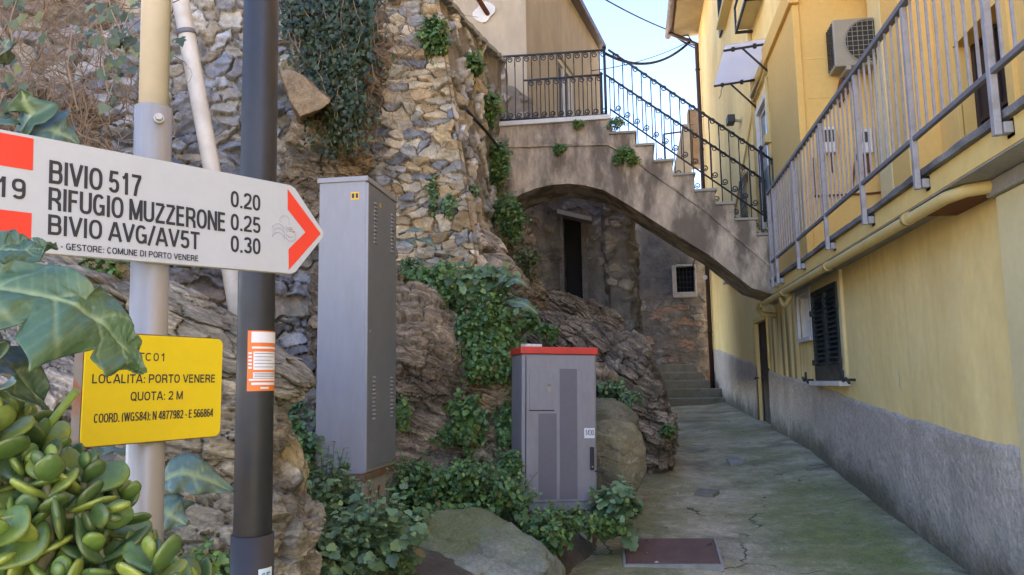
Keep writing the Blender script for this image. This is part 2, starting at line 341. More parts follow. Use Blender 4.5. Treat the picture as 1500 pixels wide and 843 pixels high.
class MB:
    def __init__(s): s.v = []; s.f = []; s.sm = []
    def add(s, vs, fs, smooth=False):
        n = len(s.v); s.v += [tuple(p) for p in vs]; s.f += [tuple(i+n for i in f) for f in fs]; s.sm += [smooth]*len(fs); return s
    def box(s, x0, x1, y0, y1, z0, z1, mx=None):
        p = [Vector((x, y, z)) for z in (z0, z1) for y in (y0, y1) for x in (x0, x1)]
        if mx: p = [mx @ q for q in p]
        return s.add(p, [(0, 2, 3, 1), (4, 5, 7, 6), (0, 1, 5, 4), (2, 6, 7, 3), (0, 4, 6, 2), (1, 3, 7, 5)])
    def tube(s, pts, r, n=10, cap=True, smooth=True):
        pts = [Vector(p) for p in pts]; rs = r if isinstance(r, (list, tuple)) else [r]*len(pts)
        rings = []; prev = None
        for i, p in enumerate(pts):
            a = pts[max(i-1, 0)]; b = pts[min(i+1, len(pts)-1)]; t = (b-a).normalized()
            if prev is None:
                ref = Vector((0, 0, 1)) if abs(t.z) < .9 else Vector((1, 0, 0)); u = t.cross(ref).normalized()
            else: u = (prev - t*prev.dot(t)).normalized()
            prev = u; w_ = t.cross(u)
            rings.append([p + (u*math.cos(2*math.pi*k/n) + w_*math.sin(2*math.pi*k/n))*rs[i] for k in range(n)])
        vs = [q for r_ in rings for q in r_]; fs = []
        for i in range(len(pts)-1):
            for k in range(n):
                a = i*n+k; b = i*n+(k+1) % n; fs.append((a, b, b+n, a+n))
        s.add(vs, fs, smooth)
        if cap:
            m0 = len(s.v)-len(vs); s.f.append(tuple(m0+k for k in range(n))[::-1]); s.sm.append(False)
            s.f.append(tuple(m0+(len(pts)-1)*n+k for k in range(n))); s.sm.append(False)
        return s
    def prism(s, poly, f0, f1):      # poly: list of 2d; f0, f1 map (a, b) to points on the two ends
        n = len(poly); a = [Vector(f0(*p)) for p in poly]; b = [Vector(f1(*p)) for p in poly]
        return s.add(a+b, [tuple(range(n))[::-1], tuple(range(n, 2*n))] + [(i, (i+1) % n, n+(i+1) % n, n+i) for i in range(n)])
    def mesh(s, name, fix=True):
        me = bpy.data.meshes.new(name); me.from_pydata(s.v, [], s.f); me.polygons.foreach_set('use_smooth', s.sm)
        if fix:
            bm = bmesh.new(); bm.from_mesh(me); bmesh.ops.recalc_face_normals(bm, faces=bm.faces); bm.to_mesh(me); bm.free()
        me.update(); return me
    def build(s, name, m, parent=None, bevel=0, world=True, seg=2):
        o = link(name, s.mesh(name), m, parent, world)
        if bevel:
            b = o.modifiers.new('bevel', 'BEVEL'); b.width = bevel; b.segments = seg; b.limit_method = 'ANGLE'; b.angle_limit = rad(40)
        return o
def _sup(cx, cy, rx, ry, a0, a1, n=22, p=2.5):
    o = []
    for k in range(n+1):
        a = rad(a0+(a1-a0)*k/n); c, s_ = math.cos(a), math.sin(a); o.append((cx+rx*math.copysign(abs(c)**(2/p), c), cy+ry*math.copysign(abs(s_)**(2/p), s_)))
    return o
def glyph(ch, s):
    """centre lines of one sans serif capital, figure or mark, cap height 1: (advance, strokes)"""
    h = s/2; t, b = 1-h, h; w = .62; l, r = h, w-h; m = w/2
    G = {}
    bowl = lambda y0, y1, x0, x1: [(x0, y1), (x1-(y1-y0)*.42, y1)]+_sup(x1-(y1-y0)*.42, (y0+y1)/2, (y1-y0)*.42, (y1-y0)/2, 90, -90, 14)[1:-1]+[(x1-(y1-y0)*.42, y0), (x0, y0)]
    if ch == 'A': return .68, [[(.03, 0), (.34-.02, 1)], [(.65, 0), (.34+.02, 1)], [(.15, .30), (.53, .30)]]
    if ch == 'À': return .68, glyph('A', s)[1]+[[(.20, 1.26), (.36, 1.10)]]
    if ch == 'B': return w+.03, [[(l, 0), (l, 1)], bowl(.52, t, l, r), bowl(b, .52, l, r+.03)]
    if ch == 'C': return w+.02, [_sup(m, .5, m-h, .5-h, 42, 318)]
    if ch == 'D': return w+.02, [[(l, 0), (l, 1)], [(l, t), (m, t)]+_sup(m, .5, r-m, t-.5, 90, -90, 18)[1:-1]+[(m, b), (l, b)]]
    if ch == 'E': return w-.06, [[(l, 0), (l, 1)], [(l, t), (r-.04, t)], [(l, .53), (r-.07, .53)], [(l, b), (r-.03, b)]]
    if ch == 'F': return w-.09, [[(l, 0), (l, 1)], [(l, t), (r-.05, t)], [(l, .51), (r-.1, .51)]]
    if ch == 'G': return w+.05, [_sup(m+.01, .5, m-h+.01, .5-h, 42, 325), [(r+.02, 0.04), (r+.02, .46), (m+.04, .46)]]
    if ch == 'I': return s+.06, [[(h+.03, 0), (h+.03, 1)]]
    if ch == 'L': return w-.1, [[(l, 0), (l, 1)], [(l, b), (r-.06, b)]]
    if ch == 'M': return .78, [[(l, 0), (l, 1)], [(.78-h, 0), (.78-h, 1)], [(l+.01, .97), (.39, .05)], [(.78-h-.01, .97), (.39, .05)]]
    if ch == 'N': return w+.03, [[(l, 0), (l, 1)], [(r+.03, 0), (r+.03, 1)], [(l+.02, .96), (r+.01, .04)]]
    if ch in 'O0Q':
        k = .06 if ch != '0' else -.06; q = [_sup((w+k)/2, .5, (w+k)/2-h, .5-h, 0, 360, 36)]
        return w+k, q+([[(m+.05, .22), (w+.04, -.02)]] if ch == 'Q' else [])
    if ch == 'P': return w, [[(l, 0), (l, 1)], bowl(.45, t, l, r)]
    if ch == 'R': return w+.03, [[(l, 0), (l, 1)], bowl(.48, t, l, r), [(m+.02, .48), (r+.0, .30), (r+.02, 0)]]
    if ch == 'S': return w, [_sup(m, .735, m-h-.01, .265-h, 25, 265, 16)+_sup(m, .265, m-h+.005, .265-h, 80, -155, 18)]
    if ch == 'T': return w-.04, [[(0.0, t), (w-.04, t)], [(m-.02, 0), (m-.02, t)]]
    if ch == 'U': return w+.02, [[(l, 1), (l, .32)]+_sup((w+.02)/2, .32, (w+.02)/2-h, .32-h, 180, 360, 18)[1:-1]+[(w+.02-h, .32), (w+.02-h, 1)]]
    if ch == 'V': return .64, [[(.04, 1), (.32, .03)], [(.60, 1), (.32, .03)]]
    if ch == 'W': return .92, [[(.04, 1), (.25, .03)], [(.46, .97), (.25, .03)], [(.46, .97), (.67, .03)], [(.88, 1), (.67, .03)]]
    if ch == 'Z': return w-.02, [[(.03, t), (r, t)], [(r-.01, t-.02), (l-.01, b+.02)], [(.02, b), (w-.02, b)]]
    d = w-.06; dm = d/2; dr = d-h
    if ch == '1': return d, [[(dm+.06, 0), (dm+.06, 1)], [(dm-.16, .74), (dm-.02, .79), (dm+.05, .97)]]
    if ch == '2': return d, [_sup(dm, .72, dm-h, .28-h, 175, -20, 16)+[(dm+.08, .40), (l+.03, .18), (l, b)], [(.0, b), (d, b)]]
    if ch == '3': return d, [_sup(dm-.01, .745, dm-h-.01, .255-h, 165, -90, 16), _sup(dm, .28, dm-h, .28-h, 95, -165, 16)]
    if ch == '4': return d, [[(dr-.06, 0), (dr-.06, 1)], [(dr-.07, .97), (.03, .31)], [(.0, .27), (d, .27)]]
    if ch == '5': return d, [[(d-.05, t), (l+.06, t), (l+.01, .50)], _sup(dm, .32, dm-h, .32-h, 150, -160, 20)]
    if ch == '6': return d, [_sup(dm, .32, dm-h, .32-h, 0, 360, 26), [(l, .34), (l+.0, .62)]+_sup(dm, .66, dm-h, .34-h, 180, 35, 14)[1:]]
    if ch == '7': return d, [[(.0, t), (d-.02, t)], [(dr, t), (dm, .45), (dm-.09, 0)]]
    if ch == '8': return d, [_sup(dm, .75, dm-h-.02, .25-h, 0, 360, 24), _sup(dm, .275, dm-h, .275-h, 0, 360, 24)]
    if ch == '9': return d, [_sup(dm, .68, dm-h, .32-h, 0, 360, 26), [(dr, .66), (dr, .38)]+_sup(dm, .34, dm-h, .34-h, 0, -145, 14)[1:]]
    if ch == '.': return .2, [[(.1, 0), (.1, s)]]
    if ch == ':': return .22, [[(.11, 0), (.11, s)], [(.11, .5), (.11, .5+s)]]
    if ch == '-': return .34, [[(.04, .38), (.30, .38)]]
    if ch == '/': return .36, [[(.0, -.05), (.34, 1.05)]]
    if ch == '(': return .30, [_sup(.36, .45, .28, .62, 130, 230, 14, 2)]
    if ch == ')': return .30, [_sup(-.06, .45, .28, .62, 50, -50, 14, 2)]
    return .28, []
def text_mesh(name, body, cap, m, parent, mx, width=None, stroke=.15):
    """lettering laid out from stroked glyphs; every stroke a thin plate a hair above the last one"""
    mb = MB(); x = 0; lay = 0; gap = .075; items = []
    for ch in body:
        adv, st = glyph(ch, stroke); items.append((x, st)); x += adv+(gap if ch != ' ' else 0)
    total = x-gap; kx = (width/(total*cap)) if width else 1
    for x0, st in items:
        for pl in st:
            P = [Vector(((x0+a)*cap*kx, b*cap, 0)) for a, b in pl]; closed = (P[0]-P[-1]).length < 1e-6
            if closed: P = P[:-1]
            n = len(P); hw = stroke*cap*.5*min(1.0, .55+.45*kx); L_, R_ = [], []
            for i in range(n):
                a = P[i-1] if (i or closed) else None; c = P[(i+1) % n] if (i < n-1 or closed) else None
                d1 = (P[i]-a).normalized() if a is not None else None; d2 = (c-P[i]).normalized() if c is not None else None
                if d1 is None: nn_ = Vector((-d2.y, d2.x, 0)); k = 1
                elif d2 is None: nn_ = Vector((-d1.y, d1.x, 0)); k = 1
                else:
                    e = (d1+d2); e = e.normalized() if e.length > 1e-6 else d2; nn_ = Vector((-e.y, e.x, 0)); k = min(1.6, 1/max(.3, nn_.dot(Vector((-d2.y, d2.x, 0)))))
                L_.append(P[i]+nn_*hw*k); R_.append(P[i]-nn_*hw*k)
            z = Vector((0, 0, lay*1.2e-5)); lay += 1
            fs = [(i, n+i, n+(i+1) % n, (i+1) % n) for i in range(n if closed else n-1)]
            mb.add([p+z for p in L_]+[p+z for p in R_], fs)
    me = mb.mesh(name, False); me.transform(mx)
    o = bpy.data.objects.new(name, me); COL.objects.link(o); me.materials.append(m); o.parent = parent
    return o
def copy_tree(o, parent=None):
    c = o.copy(); COL.objects.link(c); c.parent = parent
    for ch in list(o.children): copy_tree(ch, c)
    return c

# ------------------------------------------------------------------ rubble, rock and leaf generators
def rubble(U, V, cw, ch, seed, pal, mortar, jit=.4, warp=.05, depth=.05, joint=.12, bury=0., rot=.35, pw=2.6, detail=.012, tilt=.25, pack=False, soft=.09):
    P = np.stack([U, V, np.zeros_like(U)], 1)
    wu = U + warp*fbm(P*3.1, 3, seed+11) + warp*.5*fbm(P*11., 2, seed+12); wv = V + warp*.8*fbm(P*3.3+5, 3, seed+13) + warp*.4*fbm(P*12.+3, 2, seed+14)
    wv = wv + .25*ch*np.sin(U*1.3+seed); wv = wv + .9*ch*vnoise(np.stack([U*.25, V/ch*.33, U*0], 1), seed+16)
    gy = np.floor(wv/ch)
    F1 = np.full(U.shape, 9.); F2 = F1.copy(); idr = np.zeros(U.shape); D1 = np.zeros(U.shape); D2 = np.zeros(U.shape); idr2 = idr.copy(); idr3 = idr.copy()
    for dj in (-2, -1, 0, 1, 2):
        j = gy+dj; xo = hash1(j, j*0+3, seed)*cw; gx = np.floor((wu-xo)/cw)
        for di in (-2, -1, 0, 1, 2):
            i = gx+di
            r1, r2, r3, r4, r5 = (hash1(i, j, seed+20+k) for k in range(5))
            du = wu-((i+.5+jit*(r1*2-1))*cw+xo); dv = wv-((j+.5+jit*(r2*2-1))*ch)
            th = rot*(r3*2-1); cs, sn = np.cos(th), np.sin(th)
            a = cw*(.62+.85*r4**1.5); b = ch*(.65+.6*r5)
            x = (du*cs+dv*sn)/a; y = (-du*sn+dv*cs)/b
            d = (np.abs(x)**pw+np.abs(y)**pw)**(1/pw)
            new = d < F1
            F2 = np.where(new, F1, np.minimum(F2, d))
            F1 = np.where(new, d, F1)
            idr = np.where(new, hash1(i, j, seed+31), idr); idr2 = np.where(new, hash1(i, j, seed+32), idr2); idr3 = np.where(new, hash1(i, j, seed+33), idr3)
            D1 = np.where(new, du, D1); D2 = np.where(new, dv, D2)
    e = F2-F1
    jn = joint*(1+.5*fbm(P*9, 2, seed+40))
    m = sstep(jn*.35, jn*.35+soft, e)
    vis = np.ones_like(m) if not bury else sstep(bury-.1, bury+.1, idr3+.25*fbm(P*1.3, 3, seed+60))
    m = m*vis
    face = tilt*(idr-.5)*D1*2+tilt*1.4*(idr2-.5)*D2*2
    rough_ = fbm(P*np.array([16, 22, 1]), 4, seed+50)
    crag = np.abs(fbm(P*np.array([8, 11, 1])+7, 3, seed+55))
    chip = np.abs(fbm(np.stack([U*5, V*6, idr*40], 1), 3, seed+57)); h = m*(depth*(.55+.75*idr2)+face-detail*1.6*crag-detail*2.2*chip) + detail*rough_*(.6+.6*m)
    pal = np.array(pal); k = np.floor(idr*.9999*len(pal)).astype(int)
    c = pal[k]*(.75+.5*idr3)[:, None]
    n1 = fbm(P*7+3, 4, seed+70)[:, None]; n2 = fbm(P*28+3, 3, seed+71)[:, None]
    c = c*(1+.28*n1+.22*n2)
    lich = sstep(.15, .5, fbm(P*4.5+9, 4, seed+72))[:, None]
    c = c*(1-.45*lich)+np.array([.36, .35, .32])*.45*lich
    mo = np.array(mortar)*(1+.3*fbm(P*6, 3, seed+73)[:, None])
    mm = sstep(.15, .55, m)[:, None]
    c = mo*(1-mm)+c*mm
    if pack:
        h2, c2, m2 = rubble(U, V, cw*.36, ch*.48, seed+500, [np.array(k_)*.8 for k_ in pal], mortar, jit=.46, warp=warp*.5, depth=depth*.5, joint=joint*1.3, rot=.8, detail=detail*.7, tilt=tilt)
        h2 = h2-.1*depth; up = (h2 > h) & (m < .6); h = np.where(up, h2, h); c = np.where(up[:, None], c2, c); m = np.where(up, m2, m)
    return h, np.clip(c, .008, .8), m
def sheet(name, m, parent, pos, nrm, nu, nv, hfun, hole=None, flip=False, extra=None):
    """pos(s, t) -> (N,3) base points for s, t in 0..1; hfun(s, t, P) -> height, colour"""
    s, t = np.meshgrid(np.linspace(0, 1, nu), np.linspace(0, 1, nv)); s = s.ravel(); t = t.ravel()
    P = pos(s, t); h, c = hfun(s, t, P); N = nrm(s, t) if callable(nrm) else np.broadcast_to(np.array(nrm, float), P.shape)
    V = P+N*h[:, None]
    idx = np.arange(nu*nv).reshape(nv, nu)
    q = np.stack([idx[:-1, :-1], idx[:-1, 1:], idx[1:, 1:], idx[1:, :-1]], -1).reshape(-1, 4)
    if flip: q = q[:, ::-1]
    if hole is not None:
        cen = P[q].mean(1); q = q[~hole(cen)]
    me = np_mesh(name, V, q, None, True, c)
    return link(name, me, m, parent)
def polyline(pts):
    pts = np.array(pts, float); seg = np.linalg.norm(np.diff(pts, axis=0), axis=1); cum = np.concatenate([[0], np.cumsum(seg)]); L = cum[-1]
    def f(s): d = s*L; return np.stack([np.interp(d, cum, pts[:, 0]), np.interp(d, cum, pts[:, 1])], 1)
    def n(s, t=None):
        a = f(np.clip(s-.02, 0, 1)); b = f(np.clip(s+.02, 0, 1)); e = b-a; e /= np.linalg.norm(e, axis=1)[:, None]; return np.stack([e[:, 1], -e[:, 0], np.zeros(len(e))], 1)
    return f, n, L

_ICO = {}
def ico(sub):
    if sub not in _ICO:
        bm = bmesh.new(); bmesh.ops.create_icosphere(bm, subdivisions=sub, radius=1); bm.verts.ensure_lookup_table()
        v = np.array([p.co for p in bm.verts]); f = np.array([[q.index for q in p.verts] for p in bm.faces]); bm.free(); _ICO[sub] = (v, f)
    return _ICO[sub]
def rock_arrays(c, r, seed, pal, sub=6, cuts=14, cut=(.62, .95), sdir=(0.2, 0, 1), sfreq=14, samp=.025, rough=.04, rotz=0., tiltx=0., tilty=0., lich=.25, stripe=.4, moss=None, block=.15, blk=.046, flat=None):
    n, f = ico(sub); rg = np.random.default_rng(seed)
    pl = rg.normal(size=(cuts, 3)); pl[0] = (0.06, -.62, 1) if flat else pl[0]; pl /= np.linalg.norm(pl, axis=1)[:, None]; d = rg.uniform(cut[0], cut[1], cuts); d[0] = flat or d[0]
    dots = n@pl.T; R_ = np.where(dots > .05, d/np.maximum(dots, .05), 9.)
    k = 22.; inv = np.sum((1/np.maximum(R_, .3))**k, 1)+1.0; rr = inv**(-1/k)
    p = n*rr[:, None]*np.array(r)
    Rm = np.array((Matrix.Rotation(rotz, 3, 'Z') @ Matrix.Rotation(tilty, 3, 'Y') @ Matrix.Rotation(tiltx, 3, 'X')))
    p = p@Rm.T
    nn = p/np.linalg.norm(p, axis=1)[:, None]
    sd_ = np.array(sdir, float); sd_ /= np.linalg.norm(sd_)
    q = p+np.array([seed*3.7, seed*1.3, 0])
    e1 = np.cross(sd_, [.3, .9, .1]); e1 /= np.linalg.norm(e1); e2 = np.cross(sd_, e1)
    B = np.stack([q@e1, q@e2, q@sd_], 1)
    ph = B[:, 2]*sfreq + .7*fbm(q*1.8, 3, seed) + .45*fbm(q*7, 3, seed+3) + .3*fbm(q*24, 2, seed+4)
    ly = np.floor(ph); fr = ph-ly
    lay = hash1(ly, ly*0, seed+5); lay2 = hash1(ly+1, ly*0, seed+5)
    smask = np.clip(.55+1.1*fbm(q*2.7+8, 3, seed+12), .1, 1.25)
    prof = lay+(lay2-lay)*sstep(.8, 1, fr) - .5*np.exp(-((fr-.8)/.06)**2)
    fine = fbm(np.stack([B[:, 2]*sfreq*4.5, B[:, 0]*5, B[:, 1]*5], 1), 4, seed+6)
    # slab-like broken blocks
    bs_ = block*np.array([1.5, 1.2, .55]); Bw = B+.09*block*np.stack([fbm(q*9+k_, 2, seed+60+k_) for k_ in range(3)], 1)*3
    g_ = Bw/bs_; gi = np.floor(g_); f1 = np.full(len(q), 9.); f2 = f1.copy(); hid = np.zeros(len(q)); hid2 = hid.copy(); hv = np.zeros((len(q), 3))
    for dx in (-1, 0, 1):
        for dy in (-1, 0, 1):
            for dz in (-1, 0, 1):
                c_ = gi+np.array([dx, dy, dz]); ci = c_.astype(np.int64) & 0xffffffff
                r3 = [_h(ci[:, 0], ci[:, 1], ci[:, 2], seed+70+k_) for k_ in range(3)]
                dv = g_-c_-np.stack(r3, 1); d_ = np.abs(dv).max(1)*.6+np.linalg.norm(dv, axis=1)*.4
                nw = d_ < f1; f2 = np.where(nw, f1, np.minimum(f2, d_)); f1 = np.where(nw, d_, f1)
                hid = np.where(nw, _h(ci[:, 0], ci[:, 1], ci[:, 2], seed+80), hid); hid2 = np.where(nw, r3[0], hid2); hv = np.where(nw[:, None], dv, hv)
    ce = np.exp(-((f2-f1)/.045)**2)
    tl_ = (hv[:, 0]*(hid-.5)+hv[:, 1]*(hid2-.5))*.8
    s_ = float(np.mean(r))
    disp = samp*smask*(prof-.5)*2 + samp*.45*fine + blk*((hid-.5)*1.6+tl_-.55*ce) + rough*s_*1.6*fbm(q*2.6/s_*.6, 4, seed+9) + rough*s_*.6*fbm(q*9/s_*.6, 4, seed+8)
    V = p+nn*disp[:, None]+np.array(c)
    pal = np.array(pal); a = .5+.5*np.clip(fbm(q*2.2, 4, seed+21)*1.5, -1, 1); kk = a*(len(pal)-1.001); i0 = kk.astype(int); fr2 = (kk-i0)[:, None]
    C = pal[i0]*(1-fr2)+pal[np.minimum(i0+1, len(pal)-1)]*fr2
    C = C*(1+stripe*(lay-.5)[:, None])*(1+.35*fine[:, None])*(1+.25*fbm(q*16, 3, seed+23)[:, None])
    C = C*(1+.45*(hid-.5)[:, None]*min(1, blk*40)); cr = (smask*np.exp(-((fr-.8)/.07)**2)*min(1, samp*25)*.45+ce*min(1, blk*30)*.5)[:, None]; cr = np.clip(cr, 0, .8); C = C*(1-cr)+C*.35*cr
    L_ = sstep(.12, .45, fbm(q*4.2+4, 4, seed+24))[:, None]*lich; C = C*(1-L_)+np.array([.37, .36, .33])*L_
    if moss is not None:
        G = (sstep(-.3, .3, fbm(q*3+2, 4, seed+27))*sstep(.1, .7, nn[:, 2]))[:, None]*moss; C = C*(1-G)+np.array([.135, .15, .06])*G
    return V, f, np.clip(C, .01, .8), np.stack([B[:, 0], B[:, 1], ph/sfreq], 1)
def hull_arrays(pts, seed, pal, rough=.012, levels=5):
    bm = bmesh.new(); [bm.verts.new(p) for p in pts]; bmesh.ops.convex_hull(bm, input=list(bm.verts)); bmesh.ops.triangulate(bm, faces=bm.faces)
    for _ in range(levels): bmesh.ops.subdivide_edges(bm, edges=bm.edges, cuts=1, use_grid_fill=True)
    bmesh.ops.triangulate(bm, faces=bm.faces)
    for _ in range(3): bmesh.ops.smooth_vert(bm, verts=bm.verts, factor=.5, use_axis_x=True, use_axis_y=True, use_axis_z=True)
    bm.normal_update(); bm.verts.ensure_lookup_table(); V = np.array([v.co for v in bm.verts]); N = np.array([v.normal for v in bm.verts]); f = np.array([[v.index for v in p.verts] for p in bm.faces]); bm.free()
    q = V+seed*3.1; V = V+N*(rough*fbm(q*7, 4, seed)+rough*.6*fbm(q*np.array([30, 30, 45]), 4, seed+2))[:, None]
    a = np.clip(.5+.8*fbm(q*4, 4, seed+4), 0, 1)[:, None]; C = (np.array(pal[0])*(1-a)+np.array(pal[1])*a)*(1+.3*fbm(q*25, 3, seed+5)[:, None])
    return V, f, C, q
def rocks(name, label, parts, m=None, kind=None):
    Vs, Fs, Cs, Ss = [], [], [], []; n = 0
    for V, f, C, S in parts: Vs.append(V); Fs.append(f+n); Cs.append(C); Ss.append(S); n += len(V)
    V = np.concatenate(Vs); me = np_mesh(name, V, None, np.concatenate(Fs), False, np.concatenate(Cs))
    at_ = me.attributes.new('Strata', 'FLOAT_VECTOR', 'POINT'); at_.data.foreach_set('vector', np.concatenate(Ss).astype(np.float32).ravel())
    o = link(name, me, m or M['layered'])
    tag(o, label, 'rock', kind=kind); return o

# leaf templates: (t along, s across, lift) and faces
def T_ovate():
    t = [0, .22, .5, .78, 1]; w = [0, .36, .5, .34, 0]
    v = [(a, 0, 0) for a in t] + [(t[i], -w[i], .10+.1*(i == 2)) for i in (1, 2, 3)] + [(t[i], w[i], .10+.1*(i == 2)) for i in (1, 2, 3)]
    q = [(1, 2, 6, 5), (2, 3, 7, 6), (1, 8, 9, 2), (2, 9, 10, 3)]; tr = [(0, 1, 5), (0, 8, 1), (3, 4, 7), (3, 10, 4)]
    return np.array(v), np.array(q), np.array(tr)
def T_fan(out):
    n = len(out); v = [(0, 0, 0), (.38, 0, -.03)] + [(a, b, .05+.12*abs(b)) for a, b in out]
    tr = [(1, 2+i, 3+i) for i in range(n-1)]+[(0, 2, 1), (0, 1, 1+n)]
    return np.array(v), np.zeros((0, 4), int), np.array(tr)
def mirror(h): return [(a, -b) for a, b in h] + [(a, b) for a, b in h[::-1] if abs(b) > 1e-6]
T_LOBED = T_fan(mirror([(.02, .32), (.12, .5), (.3, .42), (.42, .55), (.62, .42), (.66, .3), (.85, .3), (.9, .14), (1.0, 0)]))
T_IVY = T_fan(mirror([(-.06, .22), (.1, .5), (.28, .34), (.5, .5), (.58, .26), (.8, .16), (1.0, 0)]))
T_FIG = T_fan(mirror([(-.08, .16), (.0, .42), (.18, .3), (.32, .62), (.5, .58), (.44, .26), (.62, .26), (.82, .34), (.9, .18), (1.0, 0)]))
TPL = {'ovate': T_ovate(), 'lobed': T_LOBED, 'ivy': T_IVY, 'fig': T_FIG}
def leaf_arrays(pos, axis, nrm, ln, wid, col, shape, droop=.25):
    tv, tq, tt = TPL[shape]; n = len(pos)
    a = axis/np.linalg.norm(axis, axis=1)[:, None]; s = np.cross(nrm, a); s /= (np.linalg.norm(s, axis=1)[:, None]+1e-9); u = np.cross(a, s)
    T = tv[None, :, 0:1]; S = tv[None, :, 1:2]; Z = tv[None, :, 2:3]
    V = pos[:, None]+ln[:, None, None]*(a[:, None]*T+s[:, None]*S*wid[:, None, None]+u[:, None]*(Z*.6-droop*T*T))
    k = len(tv); off = (np.arange(n)*k)[:, None, None]
    Q = (tq[None]+off).reshape(-1, 4) if len(tq) else np.zeros((0, 4), int); Tt = (tt[None]+off).reshape(-1, 3)
    C = np.repeat(col[:, None], k, 1)
    edge = (1+.12*(np.abs(S)-.2)) ; C = C*edge
    return V.reshape(-1, 3), Q, Tt, C.reshape(-1, 3)
def norm(a): return a/(np.linalg.norm(a, axis=-1, keepdims=True)+1e-9)
def stems_mesh(base, mid, tip, r, seg=4):
    n = len(base); t = np.linspace(0, 1, seg+1)[None, :, None]
    P = (1-t)**2*base[:, None]+2*t*(1-t)*mid[:, None]+t*t*tip[:, None]
    ang = np.array([0, 2.09, 4.19]); e1 = np.array([1., 0, 0]); e2 = np.array([0, .7, .7])
    off = (np.cos(ang)[:, None]*e1+np.sin(ang)[:, None]*e2)*r
    V = (P[:, :, None]+off[None, None]).reshape(-1, 3); k = (seg+1)*3; Q = []
    for i in range(seg):
        for j in range(3): Q.append((i*3+j, i*3+(j+1) % 3, (i+1)*3+(j+1) % 3, (i+1)*3+j))
    Q = (np.array(Q)[None]+(np.arange(n)*k)[:, None, None]).reshape(-1, 4)
    return V, Q
G_DARK = [(.078, .165, .050), (.11, .21, .062), (.062, .135, .055), (.145, .235, .06), (.085, .175, .07)]
G_BLUE = [(.12, .205, .10), (.16, .25, .12), (.09, .16, .08), (.18, .265, .11)]
G_LIGHT = [(.11, .20, .045), (.085, .165, .045), (.15, .23, .05)]
G_IVY = [(.024, .044, .014), (.034, .058, .018), (.06, .085, .04), (.018, .032, .012), (.05, .068, .02), (.03, .05, .02)]
def weed(name, label, c, r, n, ll=.045, shape='ovate', pal=G_DARK, axis=(0, -.3, 1), per=9, wid=.75, droop=.3, base=None, seed=0, cat='plant', group=None, spread=.35, hang=0.0, stemcol='stem'):
    ll = ll*1.02; n = int(n*1.0); rg = np.random.default_rng(seed+101); c = np.array(c, float); r = np.array(r, float); ax = norm(np.array(axis, float))
    d = norm(rg.normal(size=(n, 3))+ax*.75)
    lump = 1+.6*fbm(d*2.3+seed, 3, seed)
    tip = c+d*r*(rg.uniform(.30, 1, n)**.5*lump*np.where(rg.uniform(size=n) < .12, 1.3, 1.))[:, None]
    b = c-ax*r*.75 if base is None else np.array(base, float)
    bs = b+(tip-b)*np.array([1, 1, 1])*.28*rg.uniform(.4, 1.3, (n, 1))+rg.normal(size=(n, 3))*r*.10
    mid = (bs+tip)/2+np.array([0, 0, 1])*(.18*np.linalg.norm(tip-bs, axis=1))[:, None]*(1 if not hang else -.3)
    tip = tip-np.array([0, 0, 1])*hang*rg.uniform(0, 1, (n, 1))*r[2]
    t = np.tile(np.linspace(.42, 1.0, per), n)+rg.uniform(-.03, .03, n*per); I = np.repeat(np.arange(n), per); t = np.clip(t, 0, 1)[:, None]
    P = (1-t)**2*bs[I]+2*t*(1-t)*mid[I]+t*t*tip[I]
    tg = norm(2*(1-t)*(mid[I]-bs[I])+2*t*(tip[I]-mid[I]))
    ph = np.tile(np.arange(per)*2.4, n)+np.repeat(rg.uniform(0, 6.28, n), per)
    e1 = norm(np.cross(tg, np.array([.3, .2, 1.]))); e2 = np.cross(tg, e1)
    out = e1*np.cos(ph)[:, None]+e2*np.sin(ph)[:, None]
    a = norm(out+tg*.35+np.array([0, 0, .1])+rg.normal(size=P.shape)*.2)
    nr = norm(np.array([0, -.25, 1.0])+ax*.35+tg*.35+rg.normal(size=P.shape)*spread)
    tt = t[:, 0]
    ln = ll*rg.uniform(.45, 1.35, len(P))*np.repeat(rg.uniform(.75, 1.2, n), per)*(1.15-.55*np.clip(tt-.6, 0, 1)/.4*.9)
    pal = np.array(pal); col = pal[rg.integers(0, len(pal), len(P))]*rg.uniform(.75, 1.3, (len(P), 1)); col = col*(1+.25*np.clip(tt-.8, 0, 1)[:, None]*5*np.array([1.0, 1.0, .5]))
    dead = rg.uniform(size=len(P)) < .025; col = np.where(dead[:, None], np.array([.22, .16, .06]), col)
    V, Q, T, C = leaf_arrays(P, a, nr, ln, wid*rg.uniform(.85, 1.15, len(P)), col, shape, droop)
    o = thing(name, label, cat, tuple(b), group=group)
    link('leaves', np_mesh('leaves', V, Q, T, True, C), M['leaf'], o)
    SV, SQ = stems_mesh(bs, mid, tip, .0022 if ll < .08 else .004)
    rootV, rootQ = stems_mesh(np.repeat(b[None], 6, 0), np.repeat(b[None], 6, 0)*.5+bs[:6]*.5, bs[:6], .005)
    link('stem', np_mesh('stem', np.concatenate([SV, rootV]), np.concatenate([SQ, rootQ+len(SV)])), M[stemcol], o)
    return o
exec_parts = True
